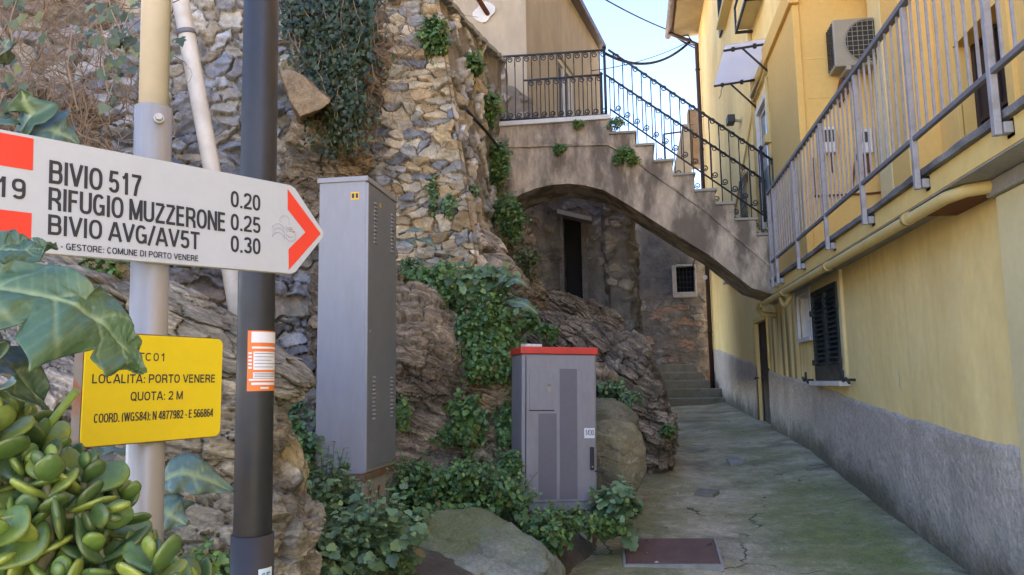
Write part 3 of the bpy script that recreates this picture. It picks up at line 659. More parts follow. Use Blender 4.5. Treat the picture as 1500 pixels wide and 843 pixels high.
# ================================================================== THE GROUND
GY = [-40, -6, 0, 5.45, 7.14, 9.6, 13.26, 18, 40]; GZ = [-1.9, -1.78, -1.58, -1.26, -1.143, -.90, -.74, -.57, -.2]
def gz(y): return np.interp(y, GY, GZ)
def plane(name, x0, x1, y0, y1, z, m):
    o = MB().add([(x0, y0, z), (x1, y0, z), (x1, y1, z), (x0, y1, z)], [(0, 1, 2, 3)]).build(name, m); return tag(o, kind='structure')
M['piazza'] = mat('piazza_paving', (.50, .47, .41), .9, .1, .5, .08, 10, .2, 30)
plane('ground', -400, 400, -400, 400, -2.35, M['piazza'])
nx, ny = 130, 420
gx, gy_ = np.meshgrid(np.linspace(-3.2, 2.3, nx), np.linspace(-7, 18.6, ny)); gx = gx.ravel(); gy_ = gy_.ravel()
P = np.stack([gx, gy_, gx*0], 1)
hz = gz(gy_)+.012*fbm(P*1.1, 4, 5)+.006*fbm(P*6, 3, 6) + .05*sstep(1.5, 2.05, gx)*sstep(3, 6, gy_) - .03*np.exp(-((gx-.75)/.35)**2)
idx = np.arange(nx*ny).reshape(ny, nx); q = np.stack([idx[:-1, :-1], idx[:-1, 1:], idx[1:, 1:], idx[1:, :-1]], -1).reshape(-1, 4)
o = link('path', np_mesh('path', np.stack([gx, gy_, hz], 1), q, None, True), M['path']); tag(o, kind='structure')
# earth bank on the left that carries the plants and rocks
EY = [-6, 3, 4.2, 5.0, 5.9, 7.2, 9, 11, 14, 18]; EX = [-.9, -.85, -.55, -.45, -.22, -.1, .05, .05, .1, .1]
nx, ny = 150, 260
gx, gy_ = np.meshgrid(np.linspace(-9, .5, nx), np.linspace(-5, 18, ny)); gx = gx.ravel(); gy_ = gy_.ravel(); P = np.stack([gx, gy_, gx*0], 1)
d = np.interp(gy_, EY, EX)-gx+.12*fbm(P*1.7, 3, 8)
hz = gz(gy_)-.05+.30*sstep(0, .5, d)+.20*np.clip(d-.4, 0, 1.2)+.06*fbm(P*2.2, 4, 9)*sstep(0, .3, d)+.15*sstep(1.6, 3.2, d)
idx = np.arange(nx*ny).reshape(ny, nx); q = np.stack([idx[:-1, :-1], idx[:-1, 1:], idx[1:, 1:], idx[1:, :-1]], -1).reshape(-1, 4)
BANK = (gx.reshape(ny, nx), gy_.reshape(ny, nx), hz.reshape(ny, nx))
def bank_z(x, y):
    i = int(np.clip((x+9)/9.5*149, 0, 149)); j = int(np.clip((y+5)/23*259, 0, 259)); return float(BANK[2][j, i])
o = link('hill', np_mesh('hill', np.stack([gx, gy_, hz], 1), q, None, True), M['earth']); tag(o, kind='structure')

hn = 60  # unseen sunlit hill, added to bounce light down into the alley
hx, hy = np.meshgrid(np.linspace(-60, -5.2, hn), np.linspace(-30, 60, hn)); hx = hx.ravel(); hy = hy.ravel(); hp_ = np.stack([hx, hy, hx*0], 1)
hz2 = 4.2+.42*np.clip(-7.5-hx, 0, 60)+1.2*fbm(hp_*.13, 4, 66)*np.clip((-6-hx)/6, 0, 1)-14*sstep(2.5, -6, hy)-.3
idx = np.arange(hn*hn).reshape(hn, hn); q = np.stack([idx[:-1, :-1], idx[:-1, 1:], idx[1:, 1:], idx[1:, :-1]], -1).reshape(-1, 4)
M['hillside'] = mat('dry_hillside', (.44, .39, .30), 1., .25, .6, .2, 6, .5, 4, .1)  # kept pale so the added hill reflects more sun
o = link('hills', np_mesh('hills', np.stack([hx, hy, np.maximum(hz2, -2.3)], 1), q, None, True), M['hillside']); tag(o, kind='structure')
# manhole cover
def on_path(u, v):
    p = ray(u, v)
    for k in range(60):
        s = .5+k*.25; q = p*s
        if q.z < gz(q.y): break
    lo, hi = s-.25, s
    for _ in range(30):
        mid = (lo+hi)/2; q = p*mid
        if q.z < gz(q.y): hi = mid
        else: lo = mid
    return p*hi
c4 = [on_path(*q) for q in ((918, 831), (1055, 831), (1045, 794), (915, 794))]
mh = thing('manhole_cover', 'rusty rectangular iron cover set flat in the concrete path', 'manhole cover', tuple(c4[0]))
def quad_slab(c, z0, z1, grow=0):
    ce = sum(c, Vector())/4; mb = MB(); cs = [p+(p-ce).normalized()*grow for p in c]
    mb.prism(range(4), lambda *a: 0, lambda *a: 0) if False else None
    lo = [Vector((p.x, p.y, p.z+z0)) for p in cs]; hi = [Vector((p.x, p.y, p.z+z1)) for p in cs]
    return mb.add(lo+hi, [(3, 2, 1, 0), (4, 5, 6, 7)]+[(i, (i+1) % 4, 4+(i+1) % 4, 4+i) for i in range(4)])
quad_slab(c4, -.05, .026).build('plate', M['manhole'], mh, .003)
fr = MB()
ce = sum(c4, Vector())/4
for i in range(4):
    a, b = c4[i], c4[(i+1) % 4]; a2 = a+(a-ce).normalized()*.03; b2 = b+(b-ce).normalized()*.03; a1 = a+(a-ce).normalized()*.005; b1 = b+(b-ce).normalized()*.005
    lo = [p+Vector((0, 0, -.05)) for p in (a1, b1, b2, a2)]; hi = [p+Vector((0, 0, .022)) for p in (a1, b1, b2, a2)]
    fr.add(lo+hi, [(3, 2, 1, 0), (4, 5, 6, 7)]+[(k, (k+1) % 4, 4+(k+1) % 4, 4+k) for k in range(4)])
fr.build('frame', M['concrete'], mh)
# drain plate further up
c4b = [on_path(*q) for q in ((1070, 682), (1090, 679), (1083, 671), (1064, 673))]
o = quad_slab(c4b, -.04, .018).build('drain_cover', M['concrete'], None, .004); tag(o, 'small pale square drain cover beside the house wall', 'drain cover')
c4b = [on_path(*q) for q in ((1016, 724), (1044, 726), (1054, 719), (1022, 716))]
o = quad_slab(c4b, -.04, .008).build('patch_slab', M['old_step'], None, .004); tag(o, 'uneven grey slab sunk into the middle of the path', 'slab')

rgl = np.random.default_rng(77); n = 240; lx = rgl.uniform(-.1, 2.0, n); lyy = 4.2+rgl.uniform(0, 1, n)**1.6*12; keep = rgl.uniform(size=n) < np.where((lx > 1.6) | (lx < .35), 1, .35); lx, lyy = lx[keep], lyy[keep]; n = len(lx)
LITTER = (lx, lyy)
# ================================================================== YELLOW HOUSE
WX = 2.05
yh = thing('yellow_house', 'tall yellow plastered house with grey roughcast base along the right of the alley', 'house', (WX, 8, -1))
def wall_x(x, y0, y1, z0, z1, holes, depth, mb=None):
    """wall in the plane X = x facing -X, with rectangular openings (y0, y1, z0, z1) and reveals"""
    mb = mb or MB(); ys = sorted({y0, y1, *[a for h in holes for a in h[:2]]}); zs = sorted({z0, z1, *[a for h in holes for a in h[2:4]]})
    ys = [y for y in ys if y0 <= y <= y1]; zs = [z for z in zs if z0 <= z <= z1]
    for a, b in zip(ys, ys[1:]):
        for c, d in zip(zs, zs[1:]):
            if any(h[0] <= a and b <= h[1] and h[2] <= c and d <= h[3] for h in holes): continue
            mb.add([(x, b, c), (x, a, c), (x, a, d), (x, b, d)], [(0, 1, 2, 3)])
    for h in holes:
        a, b, c, d = h[:4]; e = x+depth
        mb.add([(x, a, c), (e, a, c), (e, a, d), (x, a, d)], [(3, 2, 1, 0)]); mb.add([(x, b, c), (e, b, c), (e, b, d), (x, b, d)], [(0, 1, 2, 3)])
        mb.add([(x, a, d), (e, a, d), (e, b, d), (x, b, d)], [(3, 2, 1, 0)]); mb.add([(x, a, c), (e, a, c), (e, b, c), (x, b, c)], [(0, 1, 2, 3)])
    return mb
door_h = (12.2, 13.35, -.80, .92); niche = (9.17, 9.83, .48, 1.0); shut = (7.93, 9.03, -.03, .965); arch_win = (15.3, 16.5, 2.05, 3.35)
win_up = (13.6, 15.0, 7.05, 8.7); gdoor = (11.05, 11.85, 2.25, 4.03); grate = (13.2, 14.0, 2.75, 3.55)
mb = MB()
wall_x(WX, 8.95, 20.4, -2, 9.55, [door_h, niche, (8.95, 9.03, -.03, .965), arch_win, win_up, gdoor, grate], .22, mb)
mb.f = mb.f; 
mb2 = wall_x(WX, -1.6, 8.95, -2, 1.07, [(7.93, 8.95, -.03, .965)], .22)
mb.add(mb2.v, mb2.f)
# far end, end face on the gallery side, top
mb.add([(WX, 20.4, -2), (9, 20.4, -2), (9, 20.4, 9.55), (WX, 20.4, 9.55)], [(0, 1, 2, 3)])
mb.build('wall', M['yellow_stained'], yh)
MB().box(2.3, 9, 8.95, 8.955, 1.0, 9.5).box(2.05, 2.3, 8.95, 8.953, 1.0, 9.5).build('end_wall', M['orange_yellow'], yh)
# grooves pressed into the end wall
g = MB()
for z in (3.69, 3.215, 2.45): MB().box(2.1, 2.8, 8.944, 8.9515, z-.006, z+.006).build('groove', M['yellow'], yh)
pass
# pilaster on the corner, with cap, and the gallery pier
MB().box(1.985, 2.062, 8.93, 10.62, 1.2, 4.36).build('pilaster', M['orange_yellow'], yh, .006)
MB().box(1.94, 2.06, 8.88, 10.72, 4.362, 4.62).build('pilaster_cap', M['orange_yellow'], yh, .01)
MB().box(2.79, 3.12, 7.93, 8.80, 1.2, 9.5).build('pier', M['orange_yellow'], yh, .006)
MB().box(2.775, 2.79, 8.42, 8.815, 1.2, 9.5).build('pier_band', M['cream_plaster'], yh, .004)
MB().box(2.3, 3.1, 8.0, 8.9, 4.55, 4.85).build('beam', M['orange_yellow'], yh)
# gallery back wall with the dark door
gd = (6.5, 7.42, 1.2, 3.06)
wall_x(3.1, -1.6, 7.95, 1.1, 9.5, [gd], .18).build('gallery_wall', M['orange_yellow'], yh)
dg = MB().box(3.24, 3.275, 6.5, 7.42, 1.2, 3.06).build('gallery_door', M['dark_wood'], yh)
f = MB()
for y in (6.5, 6.95, 7.36): f.box(3.215, 3.242, y, y+.06, 1.2, 3.06)
for z in (1.25, 1.6, 1.95, 2.3, 2.65, 3.0): f.box(3.218, 3.241, 6.5, 7.42, z, z+.04)
f.build('door_panel_frame', M['dark_wood'], dg, .004)
f = MB().box(3.06, 3.11, 6.38, 6.5, 1.2, 3.17).box(3.06, 3.11, 7.42, 7.54, 1.2, 3.17).box(3.06, 3.11, 6.5, 7.42, 3.06, 3.17).build('door_surround', M['orange_yellow'], yh, .004)
# added sun-blocking mass and roof
MB().box(3.3, 9, -1.6, 20.3, 9.7, 14.2).build('attic', M['yellow'], yh)  # unseen storey, added to hold the sun off the walls opposite
MB().box(8.9, 9, -1.59, 20.39, -2, 9.54).build('rear_wall', M['yellow'], yh)  # unseen back of the house, put in to stop sun leaking into the gallery
MB().add([(WX, -1.6, -2.2), (9, -1.6, -2.2), (9, -1.6, 9.5), (3.1, -1.6, 9.5), (3.1, -1.6, 1.07), (WX, -1.6, 1.07)], [(0, 1, 2, 3, 4, 5)]).build('front_wall', M['yellow'], yh)
EX_ = 1.29
MB().box(EX_+.1, WX-.002, -1.8, 20.5, 9.36, 9.44).box(WX-.002, 9.2, -1.8, 20.5, 9.551, 9.66).build('eave', M['soffit'], yh)
r = MB().prism([(EX_, 9.45), (3.29, 10.1), (3.29, 10.25), (EX_, 9.56)], lambda a, b: (a, -1.9, b), lambda a, b: (a, 20.6, b)).build('roof', M['tile'], yh)
n = 10; prof = [(math.cos(math.pi+math.pi*k/n)*.085, math.sin(math.pi+math.pi*k/n)*.085) for k in range(n+1)]; prof += [(a*.92, b*.92) for a, b in prof[::-1]]
MB().prism(prof, lambda a, b: (EX_-.03+a, -1.85, 9.43+b), lambda a, b: (EX_-.03+a, 20.55, 9.43+b)).build('gutter', M['gutter'], yh)
MB().tube([(EX_-.03, 20.2, 9.36), (EX_+.25, 20.15, 9.2), (1.97, 20.1, 8.95), (1.97, 20.1, 5), (1.97, 20.1, -.42)], .055, 12).build('downpipe', M['brown_pipe'], yh)
c = MB()
for z in (1.2, 3.6, 6.0, 8.2): c.tube([(1.97, 20.1, z), (1.97, 20.1, z+.05)], .066, 12)
c.build('pipe_bracket', M['brown_pipe'], yh)
MB().tube([(1.915, 20.07, 2.62), (1.905, 20.05, 2.62)], .06, 16).build('white_disc', M['white'], yh)
# grey roughcast base, its top edge climbing with the path
ys = np.concatenate([np.linspace(-6, 12.54, 230), np.linspace(13.31, 20.38, 80)])
def strip(ya):
    top = np.interp(ya, [-6, 4.54, 5.4, 6.6, 7.94, 9.2, 10.6, 12.5, 13.1, 14, 18.84, 20.4], [-.62, -.385, -.355, -.275, -.18, -.075, .03, .15, .19, .31, .70, .78])+.026*fbm(np.stack([ya*.9, ya*0, ya*0], 1), 4, 77)+.014*fbm(np.stack([ya*6, ya*0, ya*0], 1), 4, 78)
    bot = gz(ya)-.25; k = 52; V = []; c = []
    for j in range(k):
        t = j/(k-1); z = bot+(top-bot)*t; th = .018*(1 if j < k-1 else .1)
        pp = np.stack([ya, z, ya*0], 1)
        x = WX-th-(.008*fbm(pp*4, 3, 3)+.007*np.abs(fbm(pp*17, 3, 4))+.004*fbm(pp*38, 2, 5))*(j < k-1)
        V.append(np.stack([x, ya, z], 1)); hgt = z-gz(ya); c.append(np.stack([hgt]*3, 1))
    V = np.concatenate(V); n = len(ya); idx = np.arange(n*k).reshape(k, n)
    q = np.stack([idx[:-1, 1:], idx[:-1, :-1], idx[1:, :-1], idx[1:, 1:]], -1).reshape(-1, 4)
    return V, q, np.concatenate(c)
V, q, c = strip(np.linspace(2.5, 12.19, 620)); V2, q2, c2 = strip(np.linspace(13.36, 20.38, 200))
link('base_plaster', np_mesh('base_plaster', np.concatenate([V, V2]), np.concatenate([q, q2+len(V)]), None, True, np.concatenate([c, c2])), M['roughcast'], yh)
# narrow cellar door
d_ = MB().box(2.11, 2.15, 12.2, 13.35, -.80, .92).build('cellar_door', M['dark_wood'], yh)
MB().box(2.095, 2.112, 12.25, 12.34, -.78, .9).box(2.095, 2.112, 13.2, 13.29, -.78, .9).box(2.096, 2.111, 12.34, 13.2, .0, .08).build('door_stile', M['dark_wood'], d_)
MB().tube([(2.06, 13.27, .02), (2.0, 13.27, .02), (1.98, 13.27, .0)], .012, 8).build('handle', M['iron'], d_)
MB().box(2.032, 2.06, 12.12, 12.2, .16, 1.0).box(2.032, 2.06, 13.35, 13.43, .2, 1.0).box(2.032, 2.06, 12.2, 13.35, .92, 1.0).build('door_surround', M['yellow'], yh, .004)
MB().box(1.95, 2.2, 12.15, 13.4, -.88, -.79).build('door_step', M['slate'], yh, .006)
# shuttered window by the path
ws = MB().box(2.02, 2.06, 7.83, 7.93, -.03, 1.06).box(2.02, 2.06, 9.03, 9.09, -.03, 1.06).box(2.02, 2.06, 7.93, 9.03, .965, 1.06).build('window_surround', M['cream_plaster'], yh, .004)
MB().box(1.955, 2.2, 7.82, 9.12, -.08, -.03).build('sill', M['marble'], ws, .005)
def shutter_leaf(par, x, y0, y1, z0, z1, m, slat=.052):
    f = MB(); w_ = .055
    f.box(x, x+.035, y0, y0+w_, z0, z1).box(x, x+.035, y1-w_, y1, z0, z1).box(x, x+.035, y0+w_, y1-w_, z1-w_, z1).box(x, x+.035, y0+w_, y1-w_, z0, z0+.16)
    zz = z0+.18
    while zz < z1-w_-.02:
        f.add([(x+.002, y0+w_, zz-.012), (x+.002, y1-w_, zz-.012), (x+.033, y1-w_, zz+.026), (x+.033, y0+w_, zz+.026), (x+.002, y0+w_, zz-.004), (x+.002, y1-w_, zz-.004), (x+.033, y1-w_, zz+.034), (x+.033, y0+w_, zz+.034)], [(0, 1, 2, 3), (7, 6, 5, 4), (0, 4, 5, 1), (2, 6, 7, 3), (0, 3, 7, 4), (1, 5, 6, 2)])
        zz += slat
    f.box(x+.034, x+.05, y0+w_, y1-w_, z0+.16, z1-w_)
    return f.build('shutter', m, par, .003)
for y0, y1 in ((7.94, 8.475), (8.48, 9.02)):
    s_ = shutter_leaf(yh, 2.005, y0, y1, -.025, .955, M['shutter'])
    hb = MB()
    for z in (.17, .72):
        yy = y0 if y0 < 8 else y1
        hb.box(1.992, 2.01, yy-.05, yy+.05, z-.03, z+.03)
    hb.build('hinge', M['iron'], s_)
for y, s in ((7.62, 1), (9.32, -1)):
    MB().tube([(2.05, y, -.02), (1.96, y, -.02)], .012, 8).tube([(1.96, y-.13, -.05), (1.955, y-.05, -.005), (1.955, y+.05, -.03), (1.96, y+.12, .01)], .013, 8).tube([(1.957, y+.05*s, -.03), (1.955, y+.06*s, .07)], .012, 8).build('shutter_dog', M['iron'], yh)
# white niche
nf = MB().box(2.015, 2.06, 9.10, 9.17, .43, 1.06).box(2.015, 2.06, 9.83, 9.90, .43, 1.06).box(2.015, 2.06, 9.17, 9.83, 1.0, 1.06).box(2.005, 2.2, 9.17, 9.83, .43, .48).build('niche_frame', M['white'], yh, .004)
MB().box(2.16, 2.17, 9.17, 9.83, .48, 1.0).build('niche_back', M['white'], nf); MB().box(2.062, 2.159, 9.80, 9.829, .482, 1.0).box(2.062, 2.159, 9.171, 9.20, .482, 1.0).box(2.062, 2.159, 9.2, 9.8, .97, .999).build('niche_lining', M['white'], nf)
MB().box(2.03, 2.05, 9.86, 9.95, -.66, -.5).build('vent_grille', M['slate'], yh, .003)
# window under the bridge, grated window, upper window
def window_x(par, h, nm='window', bars=True, m=M['white']):
    a, b, c, d = h; f = MB(); w_ = .06; x = WX+.12
    f.box(x, x+.05, a, a+w_, c, d).box(x, x+.05, b-w_, b, c, d).box(x, x+.05, a+w_, b-w_, c, c+w_).box(x, x+.05, a+w_, b-w_, d-w_, d).box(x, x+.05, (a+b)/2-.03, (a+b)/2+.03, c+w_, d-w_)
    o = f.build(nm, m, par, .004); MB().box(x+.02, x+.03, a+w_, b-w_, c+w_, d-w_).build('pane', M['glass'], o)
    return o
w1 = window_x(yh, arch_win); MB().box(1.93, 2.2, 15.2, 16.6, 2.0, 2.048).build('sill', M['marble'], w1)
s_ = shutter_leaf(yh, 0, 0, .6, 0, 1.26, M['shutter']); s_.data.transform(Matrix.Translation(Vector((WX, 8, -1)))); s_.data.transform(Matrix.Translation(Vector((-WX, -8, 1)))@Matrix.Translation(Vector((2.03-WX, 15.3-8, 2.07+1)))@Matrix.Rotation(rad(118), 4, 'Z')@Matrix.Translation(Vector((WX, 8, -1))))
w2 = window_x(yh, win_up, m=M['shutter']); MB().box(1.88, 2.2, 13.5, 15.1, 6.97, 7.048).build('sill', M['cream_plaster'], w2)
shutter_leaf(yh, 2.0, 15.02, 15.7, 7.07, 8.68, M['shutter']); shutter_leaf(yh, 2.0, 12.9, 13.58, 7.07, 8.68, M['shutter'])
gr = MB()
for k in range(6): y = 13.24+k*.145; gr.box(2.0, 2.014, y, y+.014, 2.75, 3.55)
for k in range(5): z = 2.82+k*.165; gr.box(2.001, 2.013, 13.2, 14.0, z, z+.014)
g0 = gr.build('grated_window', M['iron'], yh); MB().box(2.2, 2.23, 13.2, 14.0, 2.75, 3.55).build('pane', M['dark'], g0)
# glass door above the bridge steps, its lower half green
gd0 = MB().box(2.0, 2.06, 10.97, 11.05, 2.25, 4.12).box(2.0, 2.06, 11.85, 11.93, 2.25, 4.12).box(2.0, 2.06, 11.05, 11.85, 4.03, 4.12).build('door_frame', M['white'], yh, .004)
MB().box(2.07, 2.10, 11.05, 11.85, 2.25, 3.12).build('door_panel', M['green_door'], gd0); MB().box(2.07, 2.085, 11.08, 11.82, 3.125, 4.0).build('pane', M['glass'], gd0)
MB().box(2.06, 2.1, 11.05, 11.09, 3.12, 4.03).box(2.06, 2.1, 11.81, 11.85, 3.12, 4.03).box(2.06, 2.1, 11.09, 11.81, 3.97, 4.03).build('sash', M['white'], gd0)
MB().box(2.0, 2.035, 10.72, 11.02, 1.96, 3.05).build('green_shutter', M['green_door'], yh, .004)
# yellow waste pipe under the balcony, conduits and diagonal pipes on the upper wall
MB().tube([(2.04, 4.42, 1.03), (1.86, 4.5, 1.022), (1.80, 4.62, 1.012), (1.80, 11.2, 1.03), (1.80, 11.3, .99), (1.84, 11.34, .93), (2.04, 11.36, .9)], .037, 14).build('waste_pipe', M['yellow_pipe'], yh)
for y in (5.2, 7.3, 9.4, 10.9): MB().tube([(1.80, y, 1.02), (1.80, y+.06, 1.02)], .044, 14).build('pipe_collar', M['yellow_pipe'], yh)
MB().tube([(1.82, 9.75, 1.0), (1.83, 9.74, .93), (1.85, 9.66, .88), (1.86, 9.57, .90), (1.9, 9.5, 1.0)], .03, 10).build('pipe_trap', M['yellow_pipe'], yh)
MB().tube([(2.02, 12.1, 2.3), (2.02, 12.1, 5.2), (2.02, 12.1, 8)], .035, 10).build('conduit', M['yellow_pipe'], yh)
MB().tube([(2.01, 10.85, 2.2), (2.01, 10.85, 4.25)], .03, 10).build('conduit', M['yellow_pipe'], yh)
MB().tube([(2.0, 12.05, 4.42), (2.0, 10.75, 4.5)], .04, 10).tube([(2.015, 12.0, 4.33), (2.015, 10.7, 4.41)], .022, 8).build('conduit', M['yellow_pipe'], yh)
MB().tube([(2.03, 15.6, 2.9), (2.03, 12.2, 4.3)], .015, 8).build('cable_run', M['yellow_pipe'], yh)
MB().box(1.93, 2.05, 10.78, 10.94, 3.28, 3.40).build('junction_box', M['yellow_pipe'], yh, .008)
# neighbouring pilaster at the frame's edge
MB().box(1.99, 2.049, 3.4, 4.46, -2, .97).build('pilaster', M['cream_plaster'], yh, .006); MB().box(1.96, 2.049, 3.35, 4.5, .972, 1.06).build('pilaster_cap', M['slate'], yh, .008)
# crack in the plaster
MB().tube([(2.049, 6.42, .06), (2.049, 6.40, -.0), (2.049, 6.42, -.07), (2.049, 6.39, -.09)], .004, 5).build('plaster_crack', M['slate'], yh)
MB().tube([(2.049, 16.6, 6.1), (2.049, 16.2, 6.02), (2.049, 16.1, 6.1), (2.049, 15.3, 6.0)], .012, 5).build('plaster_crack', M['slate'], yh)

# balcony slab
bs = MB().box(1.79, 3.11, -1.6, 10.0, 1.072, 1.2).build('balcony_slab', M['yellow'], yh, .004)
MB().box(1.795, 3.1, -1.59, 9.99, 1.062, 1.071).build('slab_underside', M['concrete'], bs)
ny_ = 420; yy = np.linspace(-1.6, 10.0, ny_); pp = np.stack([yy, yy*0, yy*0], 1)
e1 = .012*fbm(pp*5, 4, 3); e2 = .012*fbm(pp*6+9, 4, 4)
rings = [(1.757+e1, 1.2015+e2*0), (1.752+e1*1.2, 1.235+e2*.4), (1.764+e1, 1.246+e2*.8), (1.93+e2, 1.25+e2*.6), (1.95+e2, 1.2015+e2*0)]
V = np.concatenate([np.stack([a, yy, b], 1) for a, b in rings]); idx = np.arange(5*ny_).reshape(5, ny_)
q = np.concatenate([np.stack([idx[k, :-1], idx[k, 1:], idx[(k+1) % 5, 1:], idx[(k+1) % 5, :-1]], -1) for k in range(5)])
kc = np.array([.17, .17, .175])*(1+1.1*fbm(np.stack([V[:, 1]*4, V[:, 2]*14, V[:, 0]*6], 1), 4, 8))[:, None]
link('kerb', np_mesh('kerb', V, q, None, False, np.clip(kc, .02, .6)), M['rock'], bs)
MB().box(1.86, 2.04, 4.52, 5.08, 1.0, 1.06).build('timber_batten', M['rust'], bs, .003)

# steel railing
sr = thing('balcony_railing', 'long pale grey metal railing of upright bars along the edge of the yellow balcony', 'railing', (1.73, 5, 1.2))
RX = 1.73
MB().box(RX-.022, RX+.022, -1.5, 9.72, 2.275, 2.315).build('top_rail', M['alu_dark'], sr, .005)
MB().box(RX-.014, RX+.014, -1.5, 9.72, 1.415, 1.445).build('bottom_rail', M['alu_dark'], sr, .004)
posts = [9.36, 8.2, 7.0, 5.9, 4.83, 3.80, 2.72, 1.65, .6]
proto_post = None; proto_bar = None
def post_mesh(y): return MB().box(RX-.017, RX+.017, y-.020, y+.020, 1.12, 2.274)
for y in posts:
    if proto_post is None:
        proto_post = post_mesh(0).build('post', M['alu'], sr, .004)
        br = MB().box(RX+.021, RX+.078, -.028, .028, 1.125, 1.18).build('bracket', M['alu'], proto_post, .004)
        MB().box(RX+.06, RX+.072, -.04, .04, 1.105, 1.2).build('bracket_plate', M['cream_plaster'], proto_post, .003)
        o = proto_post
    else:
        o = copy_tree(proto_post, sr)
    o.location.y = y; 
for i, y in enumerate(posts[:-1]):
    y2 = posts[i+1]; n = 8
    for k in range(1, n+1):
        yb = y+(y2-y)*k/(n+1)
        if proto_bar is None: proto_bar = MB().box(RX-.0065, RX+.0065, -.0065, .0065, 1.446, 2.274).build('baluster', M['alu'], sr); o = proto_bar
        else: o = proto_bar.copy(); COL.objects.link(o)
        o.location.y = yb
for k in range(3):
    o = proto_bar.copy(); COL.objects.link(o); o.location.y = 9.36+.12*(k+1)-.02
for y in (9.71,):
    o = copy_tree(proto_post, sr); o.location.y = y

# air conditioner hung on the end wall
ac = thing('air_conditioner', 'beige outdoor air conditioner unit hung on the ochre wall above the gallery', 'air conditioner', (2.6, 8.8, 3.44))
MB().box(2.34, 3.06, 8.62, 8.90, 3.44, 3.99).build('casing', M['ac'], ac, .015)
fx, fz = 2.70, 3.715
MB().tube([(fx, 8.612, fz), (fx, 8.625, fz)], .235, 40).build('fan_recess', M['ac_dark'], ac)
gm = MB()
for k in range(-4, 5):
    hh = math.sqrt(max(.25**2-(k*.055)**2, 0)); gm.tube([(fx+k*.055, 8.60, fz-hh), (fx+k*.055, 8.60, fz+hh)], .0035, 5).tube([(fx-hh, 8.598, fz+k*.055), (fx+hh, 8.598, fz+k*.055)], .0035, 5)
gm.tube([(fx+.25*math.cos(a), 8.60, fz+.25*math.sin(a)) for a in np.linspace(0, 2*math.pi, 40)], .006, 6); gm.build('fan_guard', M['ac'], ac)
MB().tube([(fx, 8.611, fz), (fx, 8.604, fz)], .06, 20).build('fan_hub', M['ac_dark'], ac)
s_ = MB()
for k in range(12): s_.box(2.331, 2.341, 8.66, 8.88, 3.5+k*.038, 3.5+k*.038+.02)
for k in range(4): s_.box(2.329, 2.3405, 8.655+k*.07, 8.668+k*.07, 3.47, 3.96)
s_.build('side_grille', M['ac_dark'], ac)
MB().box(2.45, 2.5, 8.6, 8.95, 3.39, 3.438).build('bracket', M['slate'], ac); MB().box(2.9, 2.95, 8.6, 8.95, 3.39, 3.438).build('bracket', M['slate'], ac)
MB().tube([(2.5, 8.86, 3.46), (2.44, 8.84, 3.33), (2.42, 8.9, 3.2), (2.4, 8.94, 3.12)], .022, 8).tube([(2.56, 8.86, 3.46), (2.5, 8.86, 3.3), (2.45, 8.92, 3.18)], .016, 8).tube([(2.6, 8.84, 3.45), (2.58, 8.84, 3.36), (2.52, 8.87, 3.24), (2.43, 8.93, 3.08)], .018, 8).build('hose', M['rust'], ac)
# meter boxes and pipework on the end wall
for (x0, x1, z0, z1), lab in (((2.16, 2.36, 2.53, 2.83), 'grey meter box on the ochre wall behind the railing, nearer the corner pilaster'), ((2.60, 2.74, 2.50, 2.78), 'grey meter box on the ochre wall behind the railing, nearer the pier')):
    t = thing('meter_box', lab, 'meter box', ((x0+x1)/2, 8.9, z0), group='meter boxes on the gallery wall')
    MB().box(x0, x1, 8.84, 8.948, z0, z1).build('case', M['white'], t, .01); MB().box(x0+.03, x1-.03, 8.832, 8.8405, z0+.12, z1-.04).build('window', M['glass'], t)
    MB().tube([(x0+.05, 8.9, z0), (x0+.05, 8.9, z0-.3)], .014, 8).tube([(x1-.05, 8.9, z0), (x1-.05, 8.9, z0-.22)], .014, 8).build('pipe', M['rust'], t)
t = tag(MB().tube([(2.1, 8.92, 2.05), (2.7, 8.92, 2.05), (3.0, 8.92, 2.07)], .012, 8).tube([(2.5, 8.92, 2.05), (2.55, 8.9, 2.4), (2.62, 8.92, 2.6)], .012, 8).tube([(2.12, 8.92, 2.05), (2.12, 8.92, 2.5)], .014, 8).build('gas_pipe', M['rust']), 'thin rusty gas pipes running over the ochre end wall', 'pipe')
# bin and box on the balcony floor
t = thing('storage_box', 'brown box with a pale blue lid on the balcony floor behind the railing', 'box', (2.2, 6.6, 1.2))
MB().box(2.02, 2.4, 6.5, 7.1, 1.2, 1.38).build('case', M['rust'], t, .01); MB().box(2.0, 2.42, 6.48, 7.12, 1.381, 1.41).build('lid', M['sticker_white'], t, .006)
t = tag(MB().tube([(1.9, 3.42, 1.25), (1.9, 3.42, 1.34)], [.05, .055], 14).build('small_pot', M['iron']), 'small dark pot standing on the balcony kerb', 'pot')

